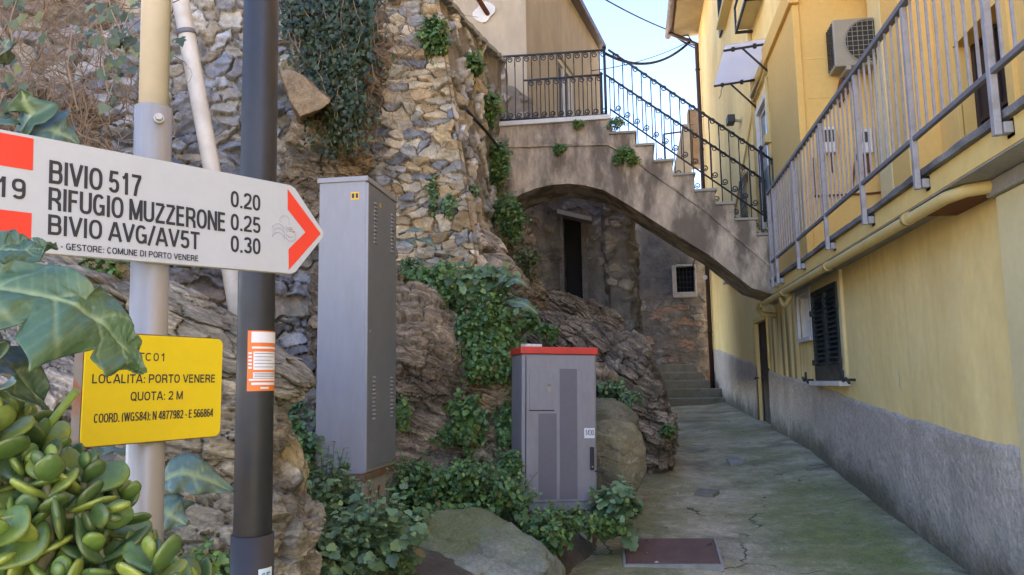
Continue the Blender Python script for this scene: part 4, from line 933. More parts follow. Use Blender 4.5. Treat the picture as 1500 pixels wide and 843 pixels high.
# door canopy with iron brackets
cp = thing('door_canopy', 'sloping white canopy on black iron brackets above the upper door', 'canopy', (2.05, 11.4, 4.6))
ya, yb = 10.72, 12.05; za = 4.66
MB().add([(2.045, ya-.1, za+.06), (2.045, yb+.1, za+.06), (1.43, yb+.1, za-.0), (1.43, ya-.1, za-.0), (2.045, ya-.1, za+.075), (2.045, yb+.1, za+.075), (1.43, yb+.1, za+.015), (1.43, ya-.1, za+.015)], [(0, 1, 2, 3), (7, 6, 5, 4), (0, 4, 5, 1), (2, 6, 7, 3), (0, 3, 7, 4), (1, 5, 6, 2)]).build('sheet', M['acrylic'], cp)
for y in (ya, yb):
    MB().tube([(2.05, y, za+.03), (1.42, y, za-.025)], .018, 8).tube([(1.68, y, za-.01), (2.05, y, za-.42)], .016, 8).tube([(1.55, y, za+.04), (1.55, y, za-.04)], .026, 8).tube([(1.85, y, za+.06), (1.85, y, za-.02)], .026, 8).build('bracket', M['iron'], cp)
# wall lamp (spotlight)
wl = thing('wall_spotlight', 'small black floodlight fixed to the yellow wall beside the downpipe', 'lamp', (2.0, 13.6, 4.6))
MB().box(1.80, 1.93, 13.5, 13.75, 4.52, 4.66).build('housing', M['iron'], wl, .01); MB().tube([(1.93, 13.62, 4.58), (2.05, 13.62, 4.56)], .03, 8).build('arm', M['cream'], wl)
# upper small balcony bracket / sign arm at the top edge
wl = thing('window_bracket', 'black iron window guard with pale sill near the top of the yellow wall', 'window guard', (2.0, 11.4, 6))
a = at(1100, 16, 11.6)
MB().box(1.80, 2.05, 10.9, 12.0, 5.52, 5.60).build('sill', M['cream_plaster'], wl)
MB().box(1.78, 1.81, 10.9, 12.0, 5.45, 5.5).box(1.78, 1.81, 10.9, 10.94, 5.45, 5.9).box(1.78, 1.81, 11.96, 12.0, 5.45, 5.9).box(1.81, 2.05, 10.9, 10.93, 5.45, 5.49).box(1.81, 2.05, 11.97, 12.0, 5.45, 5.49).box(1.78, 1.81, 10.94, 11.96, 5.86, 5.9).build('guard', M['iron'], wl)
# ================================================================== BRIDGE
BY0, BY1 = 10.6, 11.5
PAL_R = [(.30, .22, .14), (.22, .16, .105), (.35, .28, .19), (.26, .21, .16)]
br = thing('stair_bridge', 'old plastered arch bridge carrying steps across the alley to the yellow house', 'bridge', (-.5, 11, 2.5))
def Bp(u, v): p = at(u, v, BY0); return (p.x, p.z)
intr_px = [(752, 291), (765, 284), (785, 276), (808, 271), (833, 269), (858, 272), (885, 279), (925, 303), (978, 337), (1039, 374), (1101, 422), (1129, 437)]
intr = [Bp(*p) for p in intr_px]; intr[-1] = (2.04, 1.06)
intr = [(-2.6, 2.2), (-1.9, 2.30), (-1.72, 2.40)]+intr
steps_px = [(930, 193), (957, 211), (985, 234), (1016, 254), (1047, 277), (1075, 297), (1107, 320)]
st = [Bp(*p) for p in steps_px]
LZ = 3.73
x_prev = -.22; prof = [(-2.6, LZ), (x_prev, LZ)]
treads = []
for x, z in st:
    prof += [(x_prev, z-.025), (x, z-.025)]; treads.append((x_prev, x, z)); x_prev = x
prof += [(x_prev, 1.955-.025), (2.045, 1.93)]; treads.append((x_prev, 2.04, 1.955))
# fine wall face built as columns between soffit and steps
xs = np.unique(np.concatenate([np.linspace(-2.6, 2.045, 150), [a for t in treads for a in (t[0]-.0005, t[0]+.0005)]]))
def zt(x):
    z = np.full_like(x, LZ)
    for a, b, zz in treads: z = np.where(x > a, zz-.025, z)
    return z
ix = np.array(intr); zb = np.interp(xs, ix[:, 0], ix[:, 1]); ztp = zt(xs); k = 44; V = []; 
for j in range(k):
    t = j/(k-1); z = zb+(ztp-zb)*t; p = np.stack([xs, z, xs*0], 1)
    inner = (j not in (0, k-1))
    y = BY0-.018*fbm(p*1.6, 3, 31)*inner-.010*fbm(p*8, 3, 32)*inner-.012*np.clip(fbm(p*3.5+4, 3, 35)-.2, 0, 1)*3*inner
    V.append(np.stack([xs, y, z], 1))
n = len(xs); V = np.concatenate(V); idx = np.arange(n*k).reshape(k, n); q = np.stack([idx[:-1, :-1], idx[:-1, 1:], idx[1:, 1:], idx[1:, :-1]], -1).reshape(-1, 4)
# soffit, back, tops
sv = []; ns = 14
for j in range(ns):
    y = BY0+(BY1-BY0)*j/(ns-1); p = np.stack([xs, xs*0+y, xs*0], 1); sv.append(np.stack([xs, xs*0+y, zb+.012*fbm(p*5, 3, 33)*(j > 0)], 1))
o0 = len(V); sv = np.concatenate(sv); i2 = np.arange(n*ns).reshape(ns, n)+o0; q2 = np.stack([i2[:-1, :-1], i2[:-1, 1:], i2[1:, 1:], i2[1:, :-1]], -1).reshape(-1, 4)[:, ::-1]
bv = np.concatenate([np.stack([xs, xs*0+BY1, ztp], 1), np.stack([xs, xs*0+BY0, ztp], 1)]); o1 = o0+len(sv)
ibt = np.arange(n)+o1; ift = ibt+n; isb = i2[-1]
q3 = np.concatenate([np.stack([isb[:-1], isb[1:], ibt[1:], ibt[:-1]], -1)[:, ::-1], np.stack([ift[:-1], ift[1:], ibt[1:], ibt[:-1]], -1)])
link('arch', np_mesh('arch', np.concatenate([V, sv, bv]), np.concatenate([q, q2, q3]), None, False), M['bridge'], br)
for a, b, z in treads:
    jt = random.uniform(-.012, .012); MB().box(a-.005 if a > -.2 else a, b+.03+jt if b < 2 else b, BY0-.03+jt, BY1+.02, z-.024-.008*random.random(), z+.010, Matrix.Translation((b, BY0, z)) @ Matrix.Rotation(random.uniform(-.018, .018), 4, 'Y') @ Matrix.Translation((-b, -BY0, -z))).build('tread', M['slate'], br, .009)
MB().box(-2.6, -.19, BY0-.05, BY1+.03, LZ-.035, LZ+.03).build('landing_slab', M['marble'], br, .005)
c = [Bp(733, 216), Bp(800, 214), Bp(890, 212), Bp(912, 224), Bp(937, 241), Bp(1030, 307), Bp(1129, 391)]
mb = MB()
for (a, b), (c_, d) in zip(c, c[1:]):
    mb.add([(a, BY0-.035, b-.018), (c_, BY0-.035, d-.018), (c_, BY0-.035, d+.012), (a, BY0-.035, b+.012), (a, BY0+.02, b-.018), (c_, BY0+.02, d-.018), (c_, BY0+.02, d+.012), (a, BY0+.02, b+.012)], [(0, 1, 2, 3), (7, 6, 5, 4), (0, 4, 5, 1), (2, 6, 7, 3), (0, 3, 7, 4), (1, 5, 6, 2)])
mb.build('string_course', M['bridge'], br)


# wrought iron railings of the bridge
def scroll(cx, cz, r, start, turns, sgn=1, n=18):
    pts = []
    for k in range(n+1):
        t = k/n; a = start+sgn*turns*2*math.pi*t; rr = r*(1-.72*t); pts.append((cx+rr*math.cos(a), 0, cz+rr*math.sin(a)))
    return pts
def baluster(h, bottom=True):
    mb = MB(); mb.tube([(0, 0, 0), (0, 0, h)], .0075, 5)
    r = .047
    mb.tube([(0, 0, h-.17)]+scroll(r, h-.062, r, math.pi, 1.5, -1, 24), .0085, 5)
    if bottom: mb.tube([(0, 0, .17)]+scroll(r, .060, r, math.pi, 1.5, 1, 24), .0085, 5)
    return mb
def iron_rail(name, label, y, x0, z0, x1, z1, h, nb, bottom, posts_, group='iron railings of the bridge', lift=.0):
    t = thing(name, label, 'railing', (x0, y, z0), group=group)
    MB().tube([(x0, y, z0+h), (x1, y, z1+h)], .017, 8).build('top_rail', M['iron'], t)
    MB().tube([(x0, y, z0+.03), (x1, y, z1+.03)], .013, 8).build('bottom_rail', M['iron'], t)
    first = None
    for k in range(nb):
        s = (k+.5)/nb; x = x0+(x1-x0)*s; z = z0+(z1-z0)*s+.03
        if first is None:
            first = link('baluster', baluster(h-.03, bottom).mesh('baluster'), M['iron']); first.parent = t; o = first
        else: o = first.copy(); COL.objects.link(o)
        o.location = (x-x0, 0, z-z0)
    for px_, pz in posts_:
        mb = MB().tube([(px_, y, pz-.08), (px_, y, pz+h+.03)], .02, 8); mb.tube([(px_, y, pz+h+.03), (px_, y, pz+h+.05), (px_, y, pz+h+.075)], [.03, .032, .008], 10); mb.build('post', M['iron'], t)
    return t
iron_rail('iron_railing', 'level black scrolled iron railing along the front of the bridge landing', BY0+.03, -2.0, LZ+.05, -.27, LZ+.02, 1.0, 14, True, [(-.26, LZ+.02)])
iron_rail('iron_railing', 'sloping black scrolled iron railing along the front of the bridge steps', BY0+.03, -.20, LZ+.10, 2.0, 1.99+.05, .92, 17, True, [(1.84, 2.2)])
iron_rail('iron_railing', 'level black scrolled iron railing along the rear of the bridge landing', BY1-.03, -1.55, LZ+.05, -.36, LZ+.05, .95, 9, True, [(-.34, LZ+.02)])
iron_rail('iron_railing', 'sloping black scrolled iron railing along the rear of the bridge steps', BY1-.03, -.28, LZ+.08, 2.0, 2.0, .92, 17, True, [])

# ================================================================== BUILDINGS BEHIND
# beige house above the bridge
bh = thing('beige_house', 'weathered beige plastered house rising behind the bridge landing', 'house', (-2.5, 14, 3.5))
A_ = Vector((-1.70, 13.0)); dirr = Vector((math.sin(rad(10.8)), math.cos(rad(10.8)))); B_ = A_+dirr*5.95; EZ = 8.45
def wall_seg(mb, p, q, z0, z1, holes, depth):
    L_ = (q-p).length; t = (q-p)/L_; n_ = Vector((t.y, -t.x))
    ss = sorted({0, L_, *[a for h in holes for a in h[:2]]}); zs = sorted({z0, z1, *[a for h in holes for a in h[2:]]})
    def pt(s, z, d=0): r_ = p+t*s-n_*d; return (r_.x, r_.y, z)
    for a, b in zip(ss, ss[1:]):
        for c, d in zip(zs, zs[1:]):
            if any(h[0] <= a and b <= h[1] and h[2] <= c and d <= h[3] for h in holes): continue
            mb.add([pt(a, c), pt(b, c), pt(b, d), pt(a, d)], [(0, 1, 2, 3)])
    for a, b, c, d in holes:
        mb.add([pt(a, c), pt(a, d), pt(a, d, depth), pt(a, c, depth)], [(0, 1, 2, 3)]); mb.add([pt(b, c), pt(b, c, depth), pt(b, d, depth), pt(b, d)], [(0, 1, 2, 3)])
        mb.add([pt(a, d), pt(b, d), pt(b, d, depth), pt(a, d, depth)], [(0, 1, 2, 3)]); mb.add([pt(a, c), pt(a, c, depth), pt(b, c, depth), pt(b, c)], [(0, 1, 2, 3)])
    return pt
mb = MB(); hole = (2.05, 3.35, 4.0, 6.75)
ptf = wall_seg(mb, A_, B_, 2.5, EZ, [hole], .2)
wall_seg(mb, Vector((-9, 12.4)), A_, 2.5, EZ, [], .2)
mb.add([(B_.x, B_.y, 2.5), (-4, 20, 2.5), (-4, 20, EZ), (B_.x, B_.y, EZ)], [(0, 1, 2, 3)])
mb.build('wall', M['beige'], bh)
n_ = Vector((dirr.y, -dirr.x))
e = MB(); off = n_*.16
e.add([(A_.x-.3*dirr.x, A_.y-.3, EZ), ((B_+dirr*.1).x, (B_+dirr*.1).y, EZ), ((B_+dirr*.1+off).x, (B_+dirr*.1+off).y, EZ), ((A_+off).x, A_.y-.35, EZ), (A_.x-.3*dirr.x, A_.y-.3, EZ+.14), ((B_+dirr*.1).x, (B_+dirr*.1).y, EZ+.14), ((B_+dirr*.1+off).x, (B_+dirr*.1+off).y, EZ+.14), ((A_+off).x, A_.y-.35, EZ+.14)], [(0, 1, 2, 3), (7, 6, 5, 4), (0, 4, 5, 1), (2, 6, 7, 3), (0, 3, 7, 4), (1, 5, 6, 2)])
e.build('eave', M['gutter'], bh)
MB().add([(A_.x, A_.y-.3, EZ+.1), (B_.x, B_.y, EZ+.1), (-6, 19, EZ+2.2), (-9, 12.2, EZ+2.2)], [(0, 1, 2, 3)]).build('roof', M['tile'], bh)
f = MB()
def seg_box(mb, s0, s1, z0, z1, d0, d1):
    vs = [ptf(s, z, d) for z in (z0, z1) for d in (d0, d1) for s in (s0, s1)]; mb.add(vs, [(0, 2, 3, 1), (4, 5, 7, 6), (0, 1, 5, 4), (2, 6, 7, 3), (0, 4, 6, 2), (1, 3, 7, 5)])
seg_box(f, hole[0], hole[0]+.1, hole[2], hole[3], .05, .12); seg_box(f, hole[1]-.1, hole[1], hole[2], hole[3], .05, .12); seg_box(f, hole[0]+.1, hole[1]-.1, hole[3]-.1, hole[3], .05, .12); seg_box(f, 2.66, 2.74, hole[2], hole[3]-.1, .06, .12)
fo = f.build('window', M['white'], bh); g = MB(); seg_box(g, hole[0]+.1, hole[1]-.1, hole[2], hole[3]-.1, .13, .14); g.build('pane', M['glass'], fo)
for s0, s1 in ((hole[0]-.02, hole[0]+.6), (hole[1]-.05, hole[1]+.45)):
    g = MB(); seg_box(g, s0, s1, hole[2], 5.35, -.06, -.015)
    k = hole[2]+.1
    while k < 5.3: seg_box(g, s0+.06, s1-.06, k, k+.035, -.075, -.058); k += .075
    g.build('shutter', M['green_door'], bh)
p = at(708, 8, 12.85); rr = [.19+.03*math.sin(k*.7)+.018*math.sin(k*1.4+1) for k in range(18)]; MB().prism([(rr[k]*math.cos(k*math.pi/9), rr[k]*math.sin(k*math.pi/9)) for k in range(18)], lambda a, b: (p.x+a, 12.9+.06*a, p.z-.1+b), lambda a, b: (p.x+a, 12.99, p.z-.1+b)).build('plaster_patch', M['marble'], bh)
tag(MB().tube([(p.x+.08, 12.95, p.z-.16), (p.x-.35, 12.0, p.z+.45)], .045, 10).build('roof_strut', M['rust']), 'rusty tube strut sticking out of the beige house wall', 'pole')
# broken wall by the landing
def ruin(P0, P1, z0, z1, seed, name, label):
    f_, n__, L_ = polyline([P0, P1])
    def pos(s, t):
        a = f_(s); top = z1+.12*fbm(np.stack([s*L_*2.2, s*0, s*0], 1), 3, seed)-.3*sstep(.6, 1, s); return np.concatenate([a, (z0+(top-z0)*t)[:, None]], 1)
    def hf(s, t, P):
        h, c, m = rubble(s*L_, P[:, 2], .26, .12, seed, [(.20, .165, .13), (.25, .20, .15), (.17, .14, .115), (.28, .23, .18)], (.20, .16, .12), depth=.03, bury=.45); return h, c
    t0 = thing(name, label, 'wall', (P0[0], P0[1], z0))
    o = sheet('masonry', M['render_stone'], t0, pos, n__, 110, 90, hf)
    MB().prism([(P0[0], P0[1]+.02), (P1[0], P1[1]+.02), (P1[0], P1[1]+.3), (P0[0], P0[1]+.3)], lambda a, b: (a, b, z0), lambda a, b: (a, b, z1-.35)).build('core', M['bridge'], t0); return t0
ruin((-2.3, 11.56), (-1.42, 11.56), 3.4, 4.72, 5, 'ruined_wall', 'broken brown masonry wall stub behind the landing railing')
ruin((-2.5, 12.0), (-1.95, 12.1), 3.4, 5.6, 6, 'ruined_wall', 'taller broken brown wall stub at the corner of the beige house')

# stone house under the arch, with its narrow door
PAL_H = [(.24, .20, .17), (.18, .155, .14), (.28, .24, .20), (.20, .15, .12)]
sh_ = thing('stone_house', 'dark rough plastered stone house with a tall narrow doorway seen under the arch', 'house', (-1, 13, 1))
f_, n__, L_ = polyline([(-3.6, 11.7), (-2.3, 12.2), (-1.05, 13.05), (-.25, 13.25)])
dx0, dx1, dz0, dz1 = -1.13, -.80, 1.3, 2.88
def hfH(s, t, P):
    h, c, m = rubble(s*L_, P[:, 2], .24, .13, 91, PAL_H, (.215, .185, .16), depth=.035, bury=.62, warp=.08, detail=.014)
    q = np.stack([s*L_, P[:, 2], s*0], 1); d = sstep(-.1, .4, fbm(q*np.array([1.8, .7, 1]), 4, 92))[:, None]
    return h+.05*fbm(q*1.3, 3, 93), c*(1-.5*d)
sheet('wall', M['render_stone'], sh_, lambda s, t: np.concatenate([f_(s), (.2+(4.3-.2)*t)[:, None]], 1), n__, 300, 260, hfH, hole=lambda c: (c[:, 0] > dx0) & (c[:, 0] < dx1) & (c[:, 2] > dz0) & (c[:, 2] < dz1))
MB().box(dx0-.06, dx0+.015, 12.95, 13.5, dz0-.2, dz1+.05).box(dx1-.015, dx1+.08, 13.1, 13.6, dz0-.2, dz1+.05).box(dx0, dx1, 12.98, 13.6, dz1-.02, dz1+.06).build('jamb', M['dark_jamb'], sh_)
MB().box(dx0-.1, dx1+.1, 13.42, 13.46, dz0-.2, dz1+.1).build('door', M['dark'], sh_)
MB().prism([(-1.2, 2.95), (-.62, 2.78), (-.62, 2.71), (-1.2, 2.87)], lambda a, b: (a, 12.82, b), lambda a, b: (a, 13.15, b)).build('lintel', M['slate'], sh_)
# its leaning corner buttress
f2, n2, L2 = polyline([(-.42, 13.3), (-.32, 12.75), (-.02, 12.7), (.10, 12.9), (.14, 17.4)])
def posB(s, t):
    a = f2(s); z = .0+4.2*t; return np.stack([a[:, 0]-.14*(t-.3), a[:, 1]+.18*t, z], 1)
def hfB(s, t, P):
    h, c, m = rubble(s*L2, P[:, 2], .2, .13, 95, [(.27, .225, .175), (.20, .17, .14), (.32, .27, .215), (.17, .15, .13)], (.20, .17, .14), depth=.05, bury=.55, warp=.08)
    return h+.06*fbm(P*1.6, 3, 96), c*.85
sheet('buttress', M['render_stone'], sh_, posB, n2, 330, 220, hfB)

# dark tower house closing the alley
th = thing('tower_house', 'dark weathered tower house with a small white framed window closing the alley', 'house', (1, 21, 1))
f3, n3, L3 = polyline([(-2.2, 21.6), (-.55, 20.75), (.2, 20.65), (2.2, 20.9)])
pw = [at(990, 391, 20.75), at(1018, 428, 20.75)]; wx0, wx1, wz0, wz1 = pw[0].x, pw[1].x, pw[1].z, pw[0].z
def hfT(s, t, P):
    h, c, m = rubble(s*L3, P[:, 2], .3, .17, 97, [(.19, .175, .17), (.26, .23, .21), (.145, .135, .135), (.30, .20, .155)], (.20, .18, .17), depth=.05, bury=.5, warp=.1, detail=.02)
    q = np.stack([s*L3, P[:, 2], s*0], 1)
    k = sstep(1.9, 2.9, P[:, 2]+.9*fbm(q*.9, 4, 98))[:, None]; dk = sstep(-.2, .25, fbm(q*np.array([1.6, .35, 1]), 4, 99)+.25*(1.2-P[:, 0]*.9))[:, None]
    pl = np.array([.135, .13, .135])*(1+.35*fbm(q*6, 4, 100))[:, None]; pl2 = np.array([.25, .225, .21])*(1+.3*fbm(q*6, 4, 101))[:, None]
    p_ = pl*dk+pl2*(1-dk)
    br_ = sstep(.25, .5, fbm(q*1.7+5, 3, 102))[:, None]*(1-k)
    cc = c*(1-k)+p_*k; cc = cc*(1-br_*.3)+np.array([.22, .13, .10])*br_*.3
    return h*(1-.75*k[:, 0])+.05*fbm(q*1.1, 3, 103), cc
sheet('wall', M['render_stone'], th, lambda s, t: np.concatenate([f3(s), (-.6+(4.85+.6)*t)[:, None]], 1), n3, 330, 420, hfT, hole=lambda c: (c[:, 0] > wx0) & (c[:, 0] < wx1) & (c[:, 2] > wz0) & (c[:, 2] < wz1))
wy = 20.78
wf = MB().box(wx0-.11, wx0, wy-.11, wy+.25, wz0-.14, wz1+.02).box(wx0-.11, wx1+.05, wy-.12, wy+.25, wz0-.14, wz0).box(wx1, wx1+.05, wy-.1, wy+.25, wz0, wz1).box(wx0, wx1+.05, wy-.08, wy+.25, wz1, wz1+.05).build('window', M['old_white'], th, .01)
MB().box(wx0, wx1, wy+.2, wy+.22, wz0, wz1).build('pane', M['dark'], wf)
g = MB()
for k in range(1, 5): x = wx0+(wx1-wx0)*k/5; g.tube([(x, wy+.05, wz0), (x, wy+.05, wz1)], .012, 6)
for k in range(1, 5): z = wz0+(wz1-wz0)*k/5; g.tube([(wx0, wy+.05, z), (wx1, wy+.05, z)], .01, 6)
g.build('grille', M['iron'], wf)
MB().prism([(-2.2, 21.7), (2.2, 21.0), (2.2, 24), (-2.2, 24)], lambda a, b: (a, b, -.6), lambda a, b: (a, b, 4.8)).build('core', M['bridge'], th)
tag(MB().tube([(1.95, 20.55, wz1+.35), (1.75, 20.6, wz1+.28), (1.66, 20.6, wz1-.02), (1.7, 20.6, wz1-.12)], .018, 6).build('hanging_cable', M['cable']), 'short dark cable hooked over the corner of the small tower window', 'cable')
# roof terrace wedge seen through the bridge railing
rt = thing('roof_terrace', 'far roof edge with a tiled ridge and thin handrail seen through the bridge railing', 'roof', (1.4, 22, 5.5))
q0, q1, q2, q3 = at(1000, 182, 22), at(1010, 182, 22), at(1014, 262, 22), at(984, 262, 22)
MB().add([*(tuple(p) for p in (q3, q2, q1, q0)), *((p.x, 23.2, p.z) for p in (q3, q2, q1, q0))], [(0, 1, 2, 3), (7, 6, 5, 4), (0, 4, 5, 1), (1, 5, 6, 2), (2, 6, 7, 3), (3, 7, 4, 0)]).build('slope', M['slate'], rt)
q = at(1010, 172, 22.6); MB().box(q.x-.05, q.x+.35, 22.5, 23, q.z-1.5, q.z+.2).build('chimney', M['brick'], rt)
a, b = at(972, 197, 22.4), at(1016, 191, 22.4); MB().tube([a, b], .025, 6).tube([at(972, 197, 22.4), at(974, 240, 22.4)], .02, 6).tube([at(998, 184, 22.2), at(1016, 183, 22.2)], .02, 6).build('handrail', M['iron'], rt)

# steps at the end of the alley
ss = thing('stone_steps', 'worn grey stone steps climbing at the far end of the alley', 'steps', (1.1, 18, -.57))
for k in range(5):
    y = 18.0+k*.58; z0 = -.62+.205*k; mb = MB().box(.10-.25*(k > 2), 2.03-.1*k*(k > 1), y, y+.72 if k < 4 else 20.6, z0-.3, z0+.21)
    mb.build('step', M['old_step'], ss, .025)
# overhead cables
def cable(label, pts, r, sag, n=24):
    mb = MB(); a, b = Vector(pts[0]), Vector(pts[1]); mb.tube([a.lerp(b, t)-Vector((0, 0, sag*4*t*(1-t))) for t in np.linspace(0, 1, n)], r, 6); tag(mb.build('overhead_cable', M['cable']), label, 'cable', 'overhead cables between the houses')
cable('high thin cable running out of the top of the picture to the roof gutter', (at(870, -10, 16), at(978, 44, 20.3)), .018, .05)
cable('thick sagging cable from the beige house to the yellow house corner', (at(884, 77, 17.5), at(1012, 60, 20.2)), .035, .45)
cable('thinnest cable crossing the sky below the thick sagging one', (at(866, 104, 16.5), at(1008, 62, 20.2)), .010, .12)
mb = MB()
for k in range(5):
    p0 = at(975+k*3, 44+k*2, 20.3); mb.tube([p0, p0+Vector((.25, .05, -.2)), p0+Vector((.6, .1, -.16-.06*k)), p0+Vector((.75, .1, -.45))], .016, 6)
tag(mb.build('cable_bundle', M['cable']), 'tangle of black cables under the gutter end of the yellow house', 'cables')
# ================================================================== LEFT SIDE WALLS
PAL_GREY = [(.30, .30, .315), (.235, .24, .26), (.37, .36, .345), (.30, .255, .195), (.40, .37, .32), (.24, .21, .175), (.33, .325, .33), (.19, .195, .215)]
PAL_CREAM = [(.46, .36, .235), (.42, .36, .28), (.50, .42, .31), (.36, .26, .155), (.30, .285, .275), (.21, .215, .24), (.42, .30, .17), (.54, .48, .375)]
# big rubble retaining wall
sw = thing('rubble_wall', 'tall retaining wall of rough grey rubble stones behind the sign posts', 'wall', (-4, 6, 0))
f4, n4, L4 = polyline([(-8.5, 4.2), (-5.6, 5.5), (-4.2, 6.15), (-2.45, 7.25)])
def hfS(s, t, P):
    h, c, m = rubble(s*L4, P[:, 2], .25, .135, 3, PAL_GREY, (.13, .11, .085), depth=.095, warp=.08, joint=.10, rot=.6, jit=.48, detail=.028, tilt=.6, pw=3.6, pack=True)
    q = np.stack([s*L4, P[:, 2], s*0], 1); b = sstep(.0, .35, fbm(q*.8+2, 3, 44)+.5*sstep(2.6, 1.2, s*L4))[:, None]*.7
    c = c*(1-b)+np.array([.17, .125, .085])*(1+.3*fbm(q*5, 3, 45))[:, None]*b
    return h+.10*fbm(q*.7, 3, 41), c
sheet('masonry', M['stone'], sw, lambda s, t: np.concatenate([f4(s), (-1.3+(4.6+1.3)*t)[:, None]], 1)+np.stack([-.05*t*7, .03*t*7, 0*t], 1), n4, 720, 540, hfS)
MB().prism([(-8.5, 4.5), (-5.7, 5.8), (-4.4, 6.4), (-2.5, 7.6), (-2.5, 9), (-8.5, 8)], lambda a, b: (a-.1, b+.1, -1.3), lambda a, b: (a-.45, b+.3, 4.5)).build('core', M['earth'], sw)
# pillar of small cream stones, battered
sp = thing('stone_pillar', 'leaning pillar of small stacked cream and ochre stones', 'pillar', (-2, 7, .8))
def xr_(z): return -1.48-(z-1.69)*.152
def posP(s, t):
    z = .2+4.3*t; x1 = xr_(z); x0 = -2.66-.02*z; return np.stack([x0+(x1-x0)*s, 6.98+.03*z+.10*(1-s), z], 1)
def hfP(s, t, P):
    h, c, m = rubble(P[:, 0], P[:, 2], .20, .088, 13, PAL_CREAM, (.13, .098, .068), depth=.08, warp=.045, joint=.10, rot=.22, jit=.46, detail=.020, pw=4.5, tilt=.5, pack=True)
    e = np.clip((s-.97)/.03, 0, 1); return h*(1-.6*e)-.03*e, c
sheet('masonry', M['stone'], sp, posP, (0.08, -.995, .03), 330, 740, hfP)
# right-hand return of the pillar: rendered rubble running to the bridge
rw = thing('rendered_wall', 'rough part rendered retaining wall running from the pillar to the bridge', 'wall', (-1.7, 9, 1))
def posR(s, t):
    ztop = 3.85+.85*s; z = .1+(ztop-.1)*t; x = xr_(z)+(-1.78-xr_(z))*np.clip(s*1.1, 0, 1); return np.stack([x-.02, 6.97+3.75*s, z], 1)
def hfR(s, t, P):
    u_ = s*3.75
    h, c, m = rubble(u_, P[:, 2], .34, .21, 23, [(.44, .42, .40), (.30, .285, .27), (.52, .50, .48), (.24, .24, .26), (.33, .27, .20)], (.225, .195, .16), depth=.06, warp=.09, bury=.6, rot=.7, detail=.02, tilt=.35)
    q = np.stack([u_, P[:, 2], s*0], 1); dk = sstep(.0, .4, fbm(q*np.array([1.6, .6, 1])+3, 4, 51))[:, None]
    return (h+.09*fbm(q*1.2, 4, 52))*sstep(0, .04, s), c*(1-.45*dk)+np.array([.095, .10, .06])*.45*dk
sheet('masonry', M['render_stone'], rw, posR, (.98, -.15, .12), 420, 460, hfR)
f = MB()
for k in range(30):
    s = k/30; s1 = (k+.93)/30; a = posR(np.array([s]), np.array([1.]))[0]; b = posR(np.array([s1]), np.array([1.]))[0]; j = random.uniform(-.015, .02)
    f.add([(a[0]-.5, a[1], a[2]+j), (a[0]+.09, a[1], a[2]+j), (b[0]+.09, b[1], b[2]+j), (b[0]-.5, b[1], b[2]+j), (a[0]-.5, a[1], a[2]+.06+j), (a[0]+.09, a[1], a[2]+.06+j), (b[0]+.09, b[1], b[2]+.06+j), (b[0]-.5, b[1], b[2]+.06+j)], [(3, 2, 1, 0), (4, 5, 6, 7), (0, 1, 5, 4), (1, 2, 6, 5), (2, 3, 7, 6), (3, 0, 4, 7)])
f.build('coping', M['concrete'], rw, .006)
MB().prism([(-2.6, 7.2), (-2.0, 7.2), (-2.0, 10.8), (-2.6, 10.8)], lambda a, b: (a, b, 0), lambda a, b: (a, b, 3.8)).build('core', M['earth'], rw)
tag(MB().tube([at(682, 160, 7.4), at(715, 196, 8.6), at(738, 226, 10.2)], .018, 8).build('wall_cable', M['cable']), 'dark cable running down across the rendered wall', 'cable')
tag(MB().tube([at(700, 52, 9.8), at(706, 90, 10.1), at(710, 135, 10.3)], .02, 8).tube([at(698, 52, 9.8), at(702, 52, 9.8)], .025, 8).build('thin_pole', M['galv']), 'thin rusty pole standing at the wall top beside the bridge', 'pole')
# green pipe in the ivy
tag(MB().tube([at(541, -5, 6.6), at(543, 60, 6.62), at(543, 97, 6.62), at(537, 101, 6.6), at(508, 80, 6.55)], .032, 10).build('green_pipe', M['rail_green']), 'green painted pipe bent through the ivy on the wall', 'pipe')

# ================================================================== ROCKS
PB = [(.125, .092, .062), (.195, .148, .10), (.26, .20, .14), (.15, .115, .082)]         # brown laminated
PO = [(.36, .23, .11), (.29, .20, .12), (.42, .31, .19), (.24, .155, .09)]              # ochre
PG = [(.24, .205, .145), (.175, .15, .11), (.32, .275, .20), (.215, .205, .185)]           # grey beige
PM = [(.26, .26, .20), (.22, .22, .165), (.30, .295, .24)]
def rk(u, v, Y, r, seed, **k):
    p = at(u, v, Y); return rock_arrays(tuple(p), r, seed, **k)
rocks('rock_ledge', 'layered grey and brown rock ledge behind the sign posts', [
    rk(215, 470, 3.05, (.80, .55, .20), 4, pal=PG, sub=7, sdir=(.42, .1, 1), sfreq=26, samp=.022, tilty=.40, lich=.35, cut=(.75, 1.)),
    rk(280, 640, 3.0, (.42, .5, .40), 5, pal=PG, sub=7, sdir=(.30, .1, 1), sfreq=30, samp=.018, tilty=.25, lich=.4, cut=(.72, .98)),
    rk(90, 620, 3.0, (.5, .5, .55), 6, pal=[(.19, .165, .14), (.25, .22, .19), (.15, .13, .11)], sub=7, sdir=(.5, .2, 1), sfreq=22, samp=.02, lich=.3, cut=(.72, .98)),
    rk(330, 800, 2.95, (.36, .45, .36), 7, pal=PG, sub=6, sdir=(.25, .1, 1), sfreq=30, samp=.016, lich=.45, cut=(.75, .98)),
    rk(400, 745, 3.2, (.115, .3, .42), 8, pal=[(.30, .25, .15), (.24, .20, .13)], sub=6, sdir=(.9, .1, .3), sfreq=22, samp=.012, lich=.5, cut=(.75, .98))])
